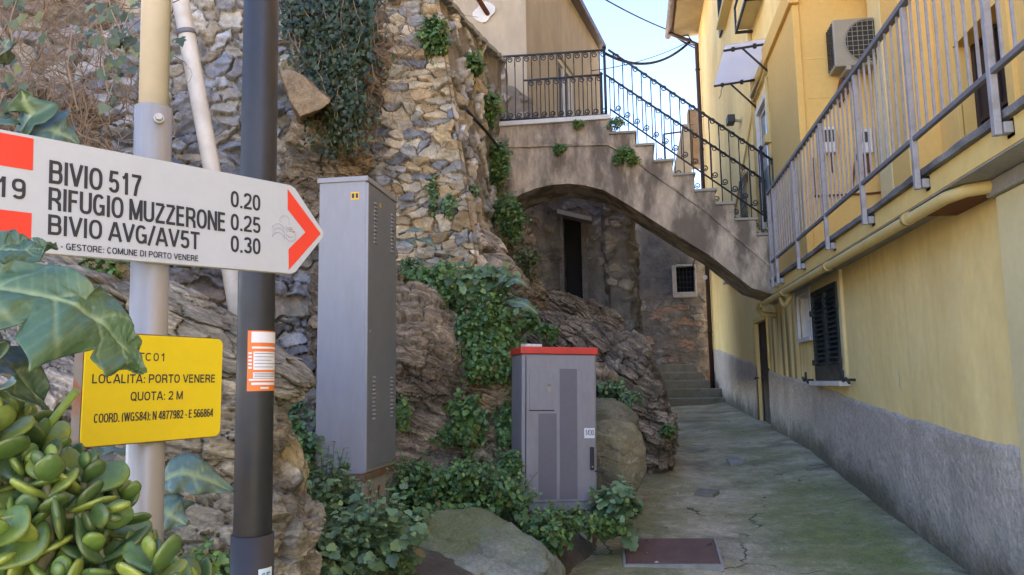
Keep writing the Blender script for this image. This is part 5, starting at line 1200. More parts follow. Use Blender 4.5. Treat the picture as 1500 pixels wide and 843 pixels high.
rocks('jutting_rock', 'pointed ochre rock jutting from the rubble wall above the grey cabinet', [hull_arrays([tuple(at(u, v, Y)) for u, v, Y in ((410, 100, 6.35), (440, 108, 6.1), (484, 150, 5.95), (470, 160, 6.0), (440, 170, 6.1), (425, 150, 6.15), (412, 112, 6.2), (405, 95, 6.9), (490, 140, 6.9), (440, 185, 6.9))], 21, [(.36, .24, .13), (.25, .17, .10)])], M['rock'])
rocks('natural_rock', 'rugged brown natural rock face between the rubble wall and the pillar', [
    rk(505, 90, 7.2, (.55, .35, 1.2), 22, pal=[(.14, .11, .08), (.22, .17, .12), (.10, .08, .06)], sub=7, sdir=(.2, .1, 1), sfreq=8, samp=.03, rough=.09, cut=(.7, .95)),
    rk(480, 250, 7.0, (.48, .4, .8), 23, pal=[(.20, .15, .10), (.28, .20, .12), (.15, .115, .085)], sub=7, sdir=(.3, .1, 1), sfreq=7, samp=.03, rough=.09, lich=.2, cut=(.68, .95)),
    rk(510, 470, 6.9, (.40, .4, .85), 24, pal=PB, sub=6, sdir=(.3, .1, 1), sfreq=9, samp=.03, rough=.08, cut=(.7, .95))])
rocks('brown_outcrop', 'dark brown layered outcrop right behind the tall grey cabinet', [
    rk(600, 560, 6.45, (.52, .50, .86), 31, pal=PB, sub=7, sdir=(.25, .2, 1), sfreq=26, samp=.014, rough=.06, lich=.06, cut=(.74, .98), rotz=.3),
    rk(560, 470, 6.6, (.42, .45, .55), 32, pal=PB, sub=6, sdir=(.3, .2, 1), sfreq=24, samp=.016, rough=.06, lich=.08, cut=(.72, .98)),
    rk(600, 690, 6.3, (.55, .4, .30), 33, pal=[(.18, .125, .085), (.27, .20, .14)], sub=6, sdir=(.1, .2, 1), sfreq=24, samp=.014, lich=.1, cut=(.72, .98))])
rocks('ochre_outcrop', 'broken ochre rock below the big weed patch between the two cabinets', [
    rk(690, 600, 6.65, (.52, .4, .42), 35, pal=PO, sub=7, sdir=(.2, .2, 1), sfreq=15, samp=.022, rough=.07, lich=.12, cut=(.68, .95)),
    rk(730, 660, 6.5, (.34, .35, .34), 36, pal=PO, sub=6, sdir=(.3, .2, 1), sfreq=17, samp=.02, rough=.07, lich=.12, cut=(.68, .95)),
    rk(760, 560, 6.9, (.4, .4, .42), 37, pal=PB, sub=6, sdir=(.4, .2, 1), sfreq=20, samp=.02, rough=.06, lich=.08, cut=(.7, .95))])
rocks('pale_slab_rock', 'large pale cracked slab of rock at the foot of the rendered wall', [
    rk(700, 362, 7.7, (.33, .4, .17), 41, pal=[(.36, .29, .235), (.42, .35, .29), (.30, .24, .20)], sub=6, sdir=(.45, .1, 1), sfreq=9, samp=.02, tilty=.32, rough=.04, lich=.2, stripe=.25, cut=(.72, .95)),
    rk(640, 372, 7.35, (.35, .35, .22), 42, pal=[(.26, .22, .19), (.33, .28, .23)], sub=6, sdir=(.45, .1, 1), sfreq=11, samp=.02, tilty=.3, rough=.05, cut=(.7, .95)),
    rk(690, 440, 7.5, (.6, .5, .5), 43, pal=PB, sub=6, sdir=(.4, .1, 1), sfreq=14, samp=.025, rough=.06, cut=(.7, .95))])
rocks('arch_outcrop', 'long brown layered outcrop sloping down under the arch to the path', [
    rk(745, 455, 10.2, (.55, .8, .62), 51, pal=PB, sub=7, sdir=(.75, -.1, 1), sfreq=16, samp=.04, rough=.06, tilty=.3, lich=.08, cut=(.7, .95)),
    rk(845, 520, 9.7, (.80, .9, .55), 52, pal=[(.15, .115, .082), (.22, .175, .13), (.12, .092, .068)], sub=7, sdir=(.80, -.1, 1), sfreq=13, samp=.04, rough=.05, tilty=.42, lich=.1, cut=(.72, .95)),
    rk(905, 560, 9.3, (.52, .75, .62), 53, pal=[(.15, .115, .082), (.23, .182, .135), (.125, .096, .07)], sub=7, sdir=(.80, -.1, 1), sfreq=15, samp=.036, rough=.05, tilty=.45, lich=.1, cut=(.72, .95)),
    rk(945, 630, 9.0, (.36, .6, .75), 54, pal=PB, sub=7, sdir=(.3, -.1, 1), sfreq=14, samp=.03, rough=.06, tilty=.1, lich=.08, cut=(.74, .95)),
    rk(870, 640, 8.6, (.6, .7, .8), 55, pal=PB, sub=6, sdir=(.4, -.1, 1), sfreq=13, samp=.035, rough=.06, lich=.08, cut=(.72, .95)),
    rk(738, 365, 11.2, (.42, .5, .85), 56, pal=[(.21, .16, .11), (.27, .21, .145)], sub=6, sdir=(.3, -.1, 1), sfreq=7, samp=.03, rough=.09, lich=.1, cut=(.72, .95)),
    rk(850, 478, 11.6, (.95, 1.0, .42), 57, pal=PB, sub=7, sdir=(.75, -.1, 1), sfreq=12, samp=.04, rough=.05, tilty=.35, lich=.1, cut=(.72, .95))])
rocks('mossy_boulder', 'flat pale mossy boulder lying in front at the edge of the path', [rk(676, 868, 4.78, (.66, .66, .56), 61, pal=[(.24, .24, .18), (.185, .19, .14), (.30, .295, .235)], sub=7, sdir=(.1, .1, 1), sfreq=5, samp=.007, rough=.055, lich=.2, blk=.014, block=.34, stripe=.0, moss=.85, cut=(.80, .96), cuts=16, rotz=.0, flat=.50)], M['rock'])
rocks('tan_boulder', 'rounded tan boulder standing right of the small telecom cabinet', [rk(893, 668, 6.85, (.33, .33, .40), 62, pal=[(.29, .24, .15), (.24, .205, .135), (.34, .285, .19)], sub=6, sdir=(.3, .1, 1), sfreq=3, samp=.006, rough=.04, lich=.2, blk=.008, stripe=.1, moss=.35, cut=(.68, .9), cuts=14)], M['rock'])
rocks('olive_boulder', 'dull olive boulder behind the tan one beside the telecom cabinet', [rk(880, 612, 7.1, (.36, .34, .21), 63, pal=[(.19, .17, .105), (.155, .14, .09), (.22, .20, .13)], sub=6, sdir=(.3, .1, 1), sfreq=3, samp=.006, rough=.04, lich=.1, blk=.008, stripe=.1, moss=.5, cut=(.8, .97), cuts=18)], M['rock'])

# ================================================================== CABINETS
tc = thing('grey_cabinet', 'tall narrow grey steel utility cabinet on a concrete plinth', 'utility cabinet', (-1.8, 4.9, -.6))
X0, X1, Y0, Y1, Z0, Z1 = -1.975, -1.655, 4.6, 5.22, -.545, 1.315
MB().box(X0, X1-.004, Y0, Y1, Z0, Z1).build('body', M['cab'], tc, .006)
MB().box(X0-.012, X1+.012, Y0-.012, Y1+.012, Z1-.012, Z1+.022).build('cap', M['cab'], tc, .005)
dr = MB().box(X1-.003, X1+.008, Y0+.02, Y1-.012, Z0+.03, Z1-.02).build('door', M['cab_dark'], tc, .003)
lv = MB()
for zc in (.92, -.22):
    for yc in (Y0+.15, Y1-.11):
        lv = MB()
        for k in range(11): z = zc+k*.026; lv.add([(X1+.0085, yc-.026, z), (X1+.0085, yc+.026, z), (X1+.018, yc+.022, z+.004), (X1+.018, yc-.022, z+.004), (X1+.0085, yc-.026, z+.015), (X1+.0085, yc+.026, z+.015)], [(0, 1, 2, 3), (3, 2, 5, 4), (0, 3, 4), (1, 5, 2)])
        lv.build('louvre', M['cab'], dr)
MB().tube([(X1+.007, Y0+.06, .34), (X1+.014, Y0+.06, .34)], .008, 12).build('lock', M['galv'], dr)
MB().box(X1-.006, X1+.012, Y0+.003, Y0+.018, Z0+.01, Z1-.02).build('corner_strip', M['cab'], tc, .002)
MB().box(X0+.215, X0+.27, Y0-.0012, Y0-.0004, 1.185, 1.235).build('warning_sticker', M['amber'], tc)
for k in range(2): MB().box(X0+.222+k*.026, X0+.238+k*.026, Y0-.0022, Y0-.0014, 1.195, 1.225).build('sticker_mark', M['ink'], tc)
MB().box(X1+.0082, X1+.0088, Y0+.235, Y0+.265, 1.185, 1.215).build('warning_sticker', M['amber'], tc)
pz = -1.22
MB().box(X0+.02, X1-.01, Y0+.012, Y1-.01, pz, Z0-.012).build('plinth', M['concrete'], tc, .008)
MB().box(X0-.004, X1+.006, Y0-.006, Y1+.004, Z0-.04, Z0-.001).build('base_frame', M['rust_rim'], tc, .003)
for k in range(3):
    y = Y0+.14+k*.16
    MB().tube([(X1-.012, y, Z0-.115), (X1-.003, y, Z0-.115)], .016, 10).add([(X1-.0085, y-.014, Z0-.12), (X1-.0085, y+.014, Z0-.12), (X1-.0085, y+.006, Z0-.20), (X1-.0085, y-.005, Z0-.21)], [(0, 1, 2, 3)]).build('rusty_bolt', M['rust'], tc)

a22 = rad(20)
mwT = Matrix.Translation((-.645, 6.02, -.955)) @ Matrix.Rotation(a22, 4, 'Z') @ Matrix.Rotation(rad(1.2), 4, 'Y')
tl = thing('telecom_cabinet', 'grey street telecom cabinet with a bright red lid', 'telecom cabinet', mw=mwT)
Wd, Dp, Hh = .585, .40, 1.165
bx = lambda *a: MB().box(*a)
bx(-Wd/2, Wd/2, -Dp/2, Dp/2, 0, Hh).build('body', M['tele'], tl, .012)
ld = bx(-Wd/2-.012, Wd/2+.012, -Dp/2-.014, Dp/2+.012, Hh+.001, Hh+.055).build('lid', M['red'], tl, .006)
g = MB()
for k in range(24): x = -Wd/2+.02+k*.0245; g.box(x, x+.003, -Dp/2-.0158, -Dp/2-.0135, Hh+.006, Hh+.05)
g.build('lid_rib', M['red'], ld)
yf = -Dp/2
d1 = bx(-Wd/2+.035, Wd/2-.015, yf-.010, yf-.001, .07, Hh-.02).build('door', M['tele'], tl, .004)
bx(-.165, -.025, yf-.0125, yf-.0095, .09, .72).build('stripe', M['tele_dark'], d1)
bx(0.0, .135, yf-.0125, yf-.0095, .09, 1.055).build('stripe', M['tele_dark'], d1)
hp = bx(-.235, -.045, yf-.015, yf-.0098, .745, 1.055).build('hatch', M['tele'], d1, .003)
bx(-.10, -.075, yf-.024, yf-.0152, .88, .93).tube([(-.087, yf-.02, .935), (-.087, yf-.03, .93)], .01, 10).build('hatch_lock', M['galv'], hp)
bx(-.238, -.042, yf-.0108, yf-.0097, .738, .744).build('hatch_gap', M['dark'], d1)
bx(-Wd/2+.029, -Wd/2+.033, yf-.003, yf+.0005, .02, Hh-.01).build('door_gap', M['dark'], tl)
lk = bx(.232, .262, yf-.032, yf-.0102, .30, .47).build('lock_handle', M['black'], d1, .006)
MB().tube([(.247, yf-.033, .325), (.247, yf-.036, .325)], .007, 10).build('key_cylinder', M['galv'], lk)
np_ = bx(.19, .272, yf-.0125, yf-.0102, .535, .61).build('number_plate', M['sticker_white'], d1)
text_mesh('lettering', '1430', .042, M['ink'], np_, Matrix.Translation((.197, yf-.013, .556)) @ Matrix.Rotation(rad(90), 4, 'X'), width=.068, stroke=.12)
bx(-Wd/2+.03, Wd/2-.03, -Dp/2+.03, Dp/2-.03, -.35, -.001).build('plinth', M['concrete'], tl, .006)
MB().tube([(.27, yf-.004, .29), (.33, yf-.02, .285), (.345, yf-.02, .30)], .006, 6).build('key_lever', M['iron'], d1)
o = MB().box(-.07, .07, -.045, .045, 0, .022).build('tile_piece', M['marble'], None, .004); o.matrix_world = mwT @ Matrix.Translation((-.2, -.12, Hh+.056)) @ Matrix.Rotation(.2, 4, 'Z'); tag(o, 'small pale flat piece of tile lying on the red cabinet lid', 'tile')
# ================================================================== SIGNS AND POSTS
def frame(A, B):
    A = Vector(A); B = Vector(B); e = (B-A).normalized(); n = e.cross(Vector((0, 0, 1))).normalized(); up = n.cross(e)
    m = Matrix((e, up, n)).transposed().to_4x4(); m.translation = A; return m          # local x along the sign, y up, z towards the viewer
mwS = frame((-.748, .872, .251), (-.568, 1.204, .264))
hs = thing('arrow_sign', 'white arrow shaped hiking sign with red bars and place names', 'sign', mw=mwS)
out = [(-.107, -.075), (.378, -.075), (.388, -.0715), (.4465, -.006), (.448, 0), (.4465, .006), (.388, .0735), (.378, .077), (-.107, .077)]
def flat(poly, z0, z1): return MB().prism(poly, lambda a, b: (a, b, z0), lambda a, b: (a, b, z1))
flat(out, -.0035, 0).build('panel', M['sign_white'], hs)
rim = [(a*1.0+(.0012 if a > 0 else -.0012), b*1.016) for a, b in out]
flat(rim, -.0075, -.0036).build('backing', M['sign_edge'], hs)
flat([(.373, .0695), (.442, 0.0), (.374, -.0695), (.374, -.034), (.409, -.001), (.373, .034)], .0002, .0006).build('red_chevron', M['sign_red'], hs)
for z0, z1 in ((.031, .073), (-.065, -.025)): flat([(-.106, z0), (-.0195, z0), (-.0195, z1), (-.106, z1)], .0002, .0006).build('red_bar', M['sign_red'], hs)
def T(x, y): return Matrix.Translation((x, y, .0007))
def line(body, x, base, cap, width, m=None, stroke=.155): text_mesh('lettering', body, cap, m or M['ink'], hs, T(x, base), width=width, stroke=stroke)
line('BIVIO 517', .0, .0175, .0315, .122); line('RIFUGIO MUZZERONE', .0, -.0178, .0305, .256); line('BIVIO AVG/AV5T', .0, -.0505, .027, .212)
line('0.20', .265, .0235, .0265, .054); line('0.25', .265, -.0135, .0265, .054); line('0.30', .265, -.0485, .0265, .054)
line('519', -.0805, -.009, .0265, .0535); line('TC01 - GESTORE: COMUNE DI PORTO VENERE', -.013, -.0685, .0088, .223)
# emblem: waves, a round disc outline and a small boat
eb = MB()
def arc(cx, cy, r, a0, a1, n=14): return [(cx+r*math.cos(a), cy+r*math.sin(a), .0012) for a in np.linspace(a0, a1, n)]
for k in range(3): eb.tube(arc(.3535, -.004-.0075*k, .0115, .35, math.pi-.35), .00045, 4)
eb.tube([(.342, .002, .0012), (.342, -.017, .0012)], .0004, 4).tube([(.365, .002, .0012), (.365, -.018, .0012)], .0004, 4)
eb.tube(arc(.366, .0135, .0095, -.6, math.pi+.5, 20), .00045, 4).tube(arc(.3775, -.0085, .0115, math.pi, 2*math.pi+.5, 16), .00045, 4).tube(arc(.3775, -.004, .0095, math.pi+.2, 2*math.pi-.2, 10), .0004, 4)
for k in range(3): eb.tube([(.3685, .004-.003*k, .0012), (.3815, .003-.003*k, .0012)], .0006, 4)
eb.build('emblem', M['pale_ink'], hs, world=False)
flat([(.384, -.0045), (.3865, -.0045), (.3865, -.002), (.384, -.002)], .0003, .0008).build('emblem_flag', M['sign_red'], hs)

mwY = frame((-.712, .910, 0), (-.640, 1.122, 0))
ys_ = thing('location_sign', 'yellow rectangular location sign with rusty folded edges', 'sign', mw=mwY)
def rrect(x0, x1, y0, y1, r, n=5):
    p = []
    for cx, cy, a in ((x1-r, y1-r, 0), (x0+r, y1-r, 90), (x0+r, y0+r, 180), (x1-r, y0+r, 270)):
        for k in range(n+1): t = rad(a+90*k/n); p.append((cx+r*math.cos(t), cy+r*math.sin(t)))
    return p
flat(rrect(.0, .226, -.075, .075, .010), -.002, 0).build('panel', M['sign_yellow'], ys_)
flat(rrect(-.0015, .2275, -.0765, .0765, .011), -.020, -.0021).build('rim', M['rust_rim'], ys_)
flat(rrect(.0008, .2252, -.0742, .0742, .0095), -.0016, .0002).build('face_edge', M['sign_yellow'], ys_)
def ly(body, x, base, cap, width): text_mesh('lettering', body, cap, M['ink'], ys_, Matrix.Translation((x, base, .0004)), width=width, stroke=.16)
ly('TC01', .077, .0385, .0115, .046); ly('LOCALITÀ: PORTO VENERE', .011, .0072, .0125, .202); ly('QUOTA: 2 M', .0685, -.0172, .0125, .086); ly('COORD. (WGS84): N 4877982 - E 566864', .0165, -.0450, .0125, .194)

sp_ = thing('sign_post', 'galvanised post with a cream tube on top carrying both trail signs', 'post', (-.70, 1.035, -.3))
# the post leans slightly: axis through two points
p_lo = Vector((-.706, 1.045, -.30)); p_hi = Vector((-.699, 1.005, .60))
ax_ = (p_hi-p_lo)/(p_hi.z-p_lo.z)
def pp_(z): return p_lo+ax_*(z-p_lo.z)
MB().tube([pp_(-1.7), pp_(-.5), pp_(.418)], .0262, 24).build('lower_tube', M['galv'], sp_)
MB().tube([pp_(.4181), pp_(.419)], .0262, 24).build('tube_lip', M['galv'], sp_)
MB().tube([pp_(.40), pp_(.9), pp_(1.5)], .0208, 24).build('upper_tube', M['cream'], sp_)
b0 = pp_(.395)+Vector((.0205, -.0175, 0)); dd = Vector((.6, -.8, 0)).normalized()
MB().tube([b0, b0+dd*.004], .0075, 16).tube([b0+dd*.004, b0+dd*.011], .005, 6, smooth=False).build('bolt', M['galv'], sp_)
def wrap(name, par, m, axis, r, a0, a1, z0, z1, n=16, dz=0):
    V = []; 
    for z in (z0, z1):
        c = axis(z)
        for k in range(n+1): a = a0+(a1-a0)*k/n; V.append((c.x+r*math.cos(a), c.y+r*math.sin(a), z+dz*(k/n-.5)))
    return MB().add(V, [(k, k+1, n+2+k, n+1+k) for k in range(n)], True).build(name, m, par)
def facing(axis, z): c = axis(z); return math.atan2(-c.y, -c.x)
fa = facing(pp_, -.2)
wrap('torn_sticker', sp_, M['sticker_white'], pp_, .0266, fa+.25, fa+.75, -.275, -.215, dz=-.02)
wrap('sticker_mark', sp_, M['ink'], pp_, .0269, fa+.45, fa+.62, -.245, -.225, dz=-.004)

bp = thing('black_pole', 'round black lamp pole with an orange sticker and a wrapped sleeve', 'pole', (-.87, 1.68, -1.4))
q_lo = Vector(at(369, 843, 1.70)); q_hi = Vector(at(383, 0, 1.66)); qx = (q_hi-q_lo)/(q_hi.z-q_lo.z)
def qq(z): return q_lo+qx*(z-q_lo.z)
Rp = .0425
MB().tube([qq(-1.6), qq(0), qq(3.6)], [Rp*1.05, Rp, Rp*.9], 32).build('shaft', M['black'], bp)
def Rz(z): return Rp*(1.05-.05*(z+1.6)/1.6) if z < 0 else Rp*(1-.1*z/3.6)
MB().tube([qq(-1.55), qq(-.335)], Rp*1.06+.003, 32).build('sleeve', M['sleeve'], bp)
fa = facing(qq, 0)
zt_, zb_ = at(380, 487, 1.7).z, at(380, 573, 1.7).z; r_ = Rz(0)+.0008; A0, A1 = fa-.42, fa+1.55
st_ = wrap('warning_sticker', bp, M['sticker'], qq, r_, A0, A1, zb_, zt_)
hh = zt_-zb_
def sub(f0, f1, a0, a1, m=M['sticker_white'], nm='sticker_panel', dr=.0004): wrap(nm, st_, m, qq, r_+dr, A0+(A1-A0)*a0, A0+(A1-A0)*a1, zt_-hh*f1, zt_-hh*f0)
sub(.02, .20, .10, .98); sub(.265, .30, .12, .95); sub(.35, .65, .16, .90); sub(.69, .79, .16, .90); sub(.80, .83, .05, .92); sub(.86, .90, .12, .9); sub(.935, .965, .35, .6)
for k in range(5): sub(.36+k*.06, .39+k*.06, .03, .12)
for k in range(5): sub(.375+k*.056, .383+k*.056, .19, .84-.08*(k % 3), M['ink'], 'sticker_mark', .0008)
for k in range(3): sub(.705+k*.027, .712+k*.027, .19, .85, M['ink'], 'sticker_mark', .0008)
wrap('blue_sticker', bp, mat('sticker_blue', (.03, .12, .5), .4, 0, 1, 0, 1, 0), qq, Rz(.9)+.0008, fa+.7, fa+1.5, at(400, 6, 1.7).z, at(400, -20, 1.7).z)
zs_ = at(385, 829, 1.7).z; s2 = wrap('white_sticker', bp, mat('sticker_pale_blue', (.55, .68, .76), .4, .05, 20, 0, 1, 0), qq, Rp*1.06+.0042, fa+.28, fa+1.05, zs_-.06, zs_)
c_ = qq(zs_-.03); an = fa+.62; rr_ = Rp*1.06+.0048
tm = Matrix.Translation((c_.x+rr_*math.cos(an), c_.y+rr_*math.sin(an), zs_-.027)) @ Matrix.Rotation(an+math.pi/2, 4, 'Z') @ Matrix.Rotation(math.pi/2, 4, 'X') @ Matrix.Translation((-.012, 0, .0015))
o = text_mesh('lettering', 'GE', .018, mat('ink_blue', (.05, .12, .3), .5, 0, 1, 0, 1, 0), s2, Matrix.Translation(-Vector(bp['off'])) @ tm, width=.024)

# white drain pipe leaning on the rubble wall
dp_ = thing('drain_pipe', 'white plastic drain pipe leaning against the rubble wall', 'drain pipe', tuple(at(330, 480, 5.2)))
pts = [at(262, -40, 5.0), at(264, 0, 5.0), at(306, 225, 5.15), at(338, 400, 5.25), at(350, 470, 5.25)]
MB().tube(pts, .062, 18).build('tube', M['white_pipe'], dp_)
a, b = at(272, 45, 5.03), at(273.3, 52, 5.035); MB().tube([a, b], .069, 18).build('clamp', M['alu_dark'], dp_)
MB().tube([at(247, 18, 5.02), at(252, 3, 5.02), at(262, -6, 5.0)], .03, 10).build('elbow', M['white_pipe'], dp_)
# ================================================================== PLANTS
GW = 'weeds growing among the rocks and walls'
def wd(label, u, v, Y, r, n, base_dz=None, **k):
    c = at(u, v, Y); k.setdefault('group', GW); k.setdefault('seed', int(u*7+v)); 
    if base_dz is not None: k['base'] = (c.x+base_dz[0], c.y+base_dz[1], c.z+base_dz[2])
    return weed('weed_clump', label, tuple(c), r, n, cat='plant', **k)
# front left, bluish lobed leaves
wd('bluish lobed leaved weed in front of the black pole base, lowest in the picture', 455, 815, 3.7, (.30, .28, .22), 120, ll=.052, shape='lobed', pal=G_BLUE, wid=.95, per=7, base_dz=(0, .05, -.3))
wd('bluish lobed leaved weed spreading in front of the grey cabinet plinth', 540, 790, 4.0, (.30, .30, .22), 130, ll=.055, shape='lobed', pal=G_BLUE, wid=.95, per=7, base_dz=(0, .05, -.3))
wd('bluish lobed leaved weed climbing the left side of the grey cabinet plinth', 470, 722, 4.25, (.24, .2, .26), 100, ll=.05, shape='lobed', pal=G_BLUE, wid=.95, per=7, base_dz=(0, .05, -.4))
wd('slender weed covering the front corner of the concrete plinth', 515, 745, 4.35, (.16, .12, .28), 55, ll=.045, shape='ovate', pal=G_BLUE, per=8, base_dz=(0, .05, -.4))
wd('small leafy weed at the foot of the black pole', 418, 790, 3.3, (.12, .14, .16), 40, ll=.045, shape='lobed', pal=G_LIGHT, wid=.95, per=6, base_dz=(0, .05, -.25))
wd('small weed hanging on the rubble wall beside the black pole', 412, 640, 4.9, (.13, .12, .17), 45, ll=.05, pal=G_DARK, per=8, axis=(0, -1, .4))
wd('low weed at the bottom edge between the two posts', 300, 838, 2.4, (.14, .14, .08), 30, ll=.035, shape='lobed', pal=G_LIGHT, wid=.95, per=6)
# middle, in front of the outcrop
wd('dense dark weed mound right of the grey cabinet plinth', 612, 722, 5.25, (.26, .25, .26), 170, ll=.046, pal=G_DARK, per=9, base_dz=(0, .1, -.3))
wd('dense dark weed mound below the ochre outcrop', 678, 708, 5.35, (.30, .26, .20), 180, ll=.046, pal=G_DARK, per=9, base_dz=(0, .1, -.28))
wd('weed mound between the mossy boulder and the telecom cabinet', 738, 728, 5.35, (.24, .22, .18), 130, ll=.044, pal=G_DARK, per=9, base_dz=(0, .1, -.25))
wd('trailing weed along the right edge of the mossy boulder', 800, 778, 5.1, (.22, .22, .17), 110, ll=.042, pal=G_DARK, per=8, base_dz=(0, .05, -.2))
wd('weed in front of the telecom cabinet base', 835, 762, 5.35, (.17, .12, .10), 60, ll=.038, pal=G_DARK, per=8, base_dz=(0, .05, -.14))
wd('bluish lobed leaved plant at the right corner of the telecom cabinet', 905, 742, 5.75, (.20, .18, .20), 90, ll=.075, shape='lobed', pal=G_BLUE, wid=.95, per=6, base_dz=(0, .05, -.22))
wd('pale green low weed at the path edge right of the telecom cabinet', 880, 770, 5.6, (.22, .12, .06), 60, ll=.04, shape='lobed', pal=G_LIGHT, per=6, base_dz=(0, .04, -.1))
# big patch between the cabinets, upper
wd('big leafy weed patch hanging over the ochre outcrop', 715, 480, 6.45, (.36, .30, .40), 330, ll=.060, pal=G_DARK, per=9, axis=(.1, -.8, .5), hang=.3)
wd('leafy weed patch beside the top of the grey cabinet', 640, 425, 6.55, (.34, .28, .24), 230, ll=.060, pal=G_DARK, per=9, axis=(.1, -.7, .7))
wd('bluish broad leaved plant on top of the weed patch', 700, 420, 6.5, (.30, .25, .20), 90, ll=.10, shape='lobed', pal=G_BLUE, wid=.95, per=5, axis=(.1, -.6, .8))
wd('lower drooping end of the big weed patch', 720, 525, 6.35, (.26, .22, .22), 150, ll=.056, pal=G_DARK, per=9, axis=(.1, -.9, .2), hang=.4)
wd('bright green weed tuft growing out of the ochre rock', 682, 612, 6.15, (.17, .15, .26), 110, ll=.055, pal=G_LIGHT+G_DARK, per=8, axis=(0, -.9, .4), hang=.3)
wd('dark weed squeezed between the ochre rock and the telecom cabinet', 742, 625, 6.2, (.10, .12, .26), 70, ll=.05, pal=G_DARK, per=8, axis=(0, -.8, .5))
wd('small weed on the brown outcrop next to the grey cabinet', 588, 608, 5.85, (.08, .10, .14), 40, ll=.05, pal=G_DARK, per=7, axis=(.2, -.9, .4))
wd('small weed behind the red cabinet lid', 803, 487, 7.2, (.13, .1, .10), 45, ll=.05, pal=G_DARK, per=8)
wd('weed on the ledge above the olive boulder', 895, 572, 7.9, (.22, .16, .12), 90, ll=.05, pal=G_BLUE, per=8)
wd('trailing weed tip on the brown rock right of the olive boulder', 925, 584, 7.7, (.14, .12, .07), 35, ll=.045, pal=G_BLUE, per=7)
wd('small weed on the outcrop edge beside the path', 978, 634, 8.35, (.10, .1, .09), 35, ll=.045, pal=G_DARK, per=7)
for k, (lab, u, v, Y, rr, nn_, pal_) in enumerate((
    ('loose weed tuft between the bluish weed and the mossy boulder', 585, 770, 4.7, (.16, .14, .13), 55, G_DARK), ('little weed at the lower left corner of the mossy boulder', 580, 825, 4.2, (.13, .12, .12), 40, G_DARK),
    ('weed strip along the top edge of the mossy boulder', 660, 752, 5.15, (.26, .12, .07), 60, G_DARK+G_LIGHT), ('thin weed rising beside the left edge of the telecom cabinet', 748, 690, 5.75, (.10, .1, .18), 40, G_DARK),
    ('small weed on top of the brown outcrop beside the grey cabinet', 598, 400, 6.6, (.16, .14, .14), 60, G_BLUE), ('weed tuft on the ledge right of the big weed patch', 775, 470, 6.9, (.12, .12, .12), 40, G_DARK),
    ('ragged weed on the ochre rock just under the big weed patch', 650, 560, 6.3, (.12, .1, .10), 40, G_DARK), ('weed in the crack left of the bright green tuft', 655, 640, 6.2, (.14, .1, .09), 45, G_DARK),
    ('leafy weed filling the gap between the black pole and the grey cabinet', 440, 680, 4.6, (.20, .16, .20), 70, G_DARK), ('weed at the foot of the rubble wall behind the black pole', 425, 595, 5.3, (.14, .12, .14), 35, G_BLUE), ('weed on the layered ledge left of the black pole', 150, 395, 2.9, (.16, .1, .06), 30, G_LIGHT), ('small weed where the rubble wall meets the layered ledge', 428, 640, 4.7, (.10, .1, .14), 35, G_DARK))):
    wd(lab, u, v, Y, rr, nn_, ll=.045, pal=pal_, per=8, axis=(0, -.6, .7), shape='lobed' if k in (0, 5) else 'ovate')
# rendered wall
wd('round bushy weed high on the rendered wall beside the pillar', 636, 52, 6.98, (.18, .16, .22), 150, ll=.055, pal=G_DARK, per=9, axis=(.9, -.5, .3), hang=.3)
wd('small bushy weed near the top of the rendered wall', 690, 96, 8.2, (.18, .18, .15), 90, ll=.055, pal=G_DARK, per=9, axis=(.9, -.5, .3))
wd('bushy weed on the wall just below the landing railing', 710, 158, 9.1, (.22, .2, .30), 130, ll=.06, pal=G_DARK+G_LIGHT, per=9, axis=(.8, -.6, .3), hang=.3)
wd('sparse weed in the middle of the rendered wall', 655, 163, 7.45, (.13, .12, .12), 45, ll=.045, pal=G_BLUE, per=8, axis=(.9, -.6, .2))
wd('long weed curtain at the left springing of the arch, upper half', 728, 235, 9.7, (.20, .2, .42), 150, ll=.06, pal=G_DARK, per=9, axis=(.7, -.7, .1), hang=.4)
wd('long weed curtain at the left springing of the arch, lower half', 744, 310, 9.7, (.24, .2, .34), 150, ll=.06, pal=G_DARK, per=9, axis=(.6, -.8, .0), hang=.5)
wd('thin weed in the joint beside the pillar', 634, 285, 7.0, (.06, .08, .25), 40, ll=.045, pal=G_BLUE, per=8, axis=(.8, -.6, .2))
wd('small weed low on the rendered wall', 660, 300, 6.95, (.09, .08, .12), 35, ll=.045, pal=G_BLUE, per=8, axis=(.8, -.6, .2))
wd('small weed on the rendered wall right of its white stone', 687, 282, 7.4, (.12, .08, .10), 30, ll=.045, pal=G_BLUE, per=7, axis=(.8, -.6, .2))
wd('pale dry weed on the rock under the arch', 775, 385, 9.6, (.24, .2, .28), 70, ll=.05, pal=[(.10, .13, .05), (.13, .14, .06), (.08, .10, .04)], per=7, axis=(.3, -.8, .4))
# bridge
wd('small fern like weed in the middle of the bridge face', 818, 219, 10.55, (.10, .06, .10), 30, ll=.05, pal=G_DARK, per=7, axis=(0, -1, .2))
wd('tiny weed under the edge of the landing slab', 847, 182, 10.52, (.10, .05, .05), 22, ll=.04, pal=G_LIGHT, per=6, axis=(0, -1, .2))
wd('trailing weed hanging below the first bridge steps', 918, 226, 10.5, (.20, .08, .16), 60, ll=.05, pal=G_DARK+G_LIGHT, per=8, axis=(.2, -1, .0), hang=.5)
wd('small plant at the top of the first bridge step', 902, 182, 10.5, (.16, .08, .08), 30, ll=.045, pal=G_BLUE, per=6, axis=(.2, -1, .1))

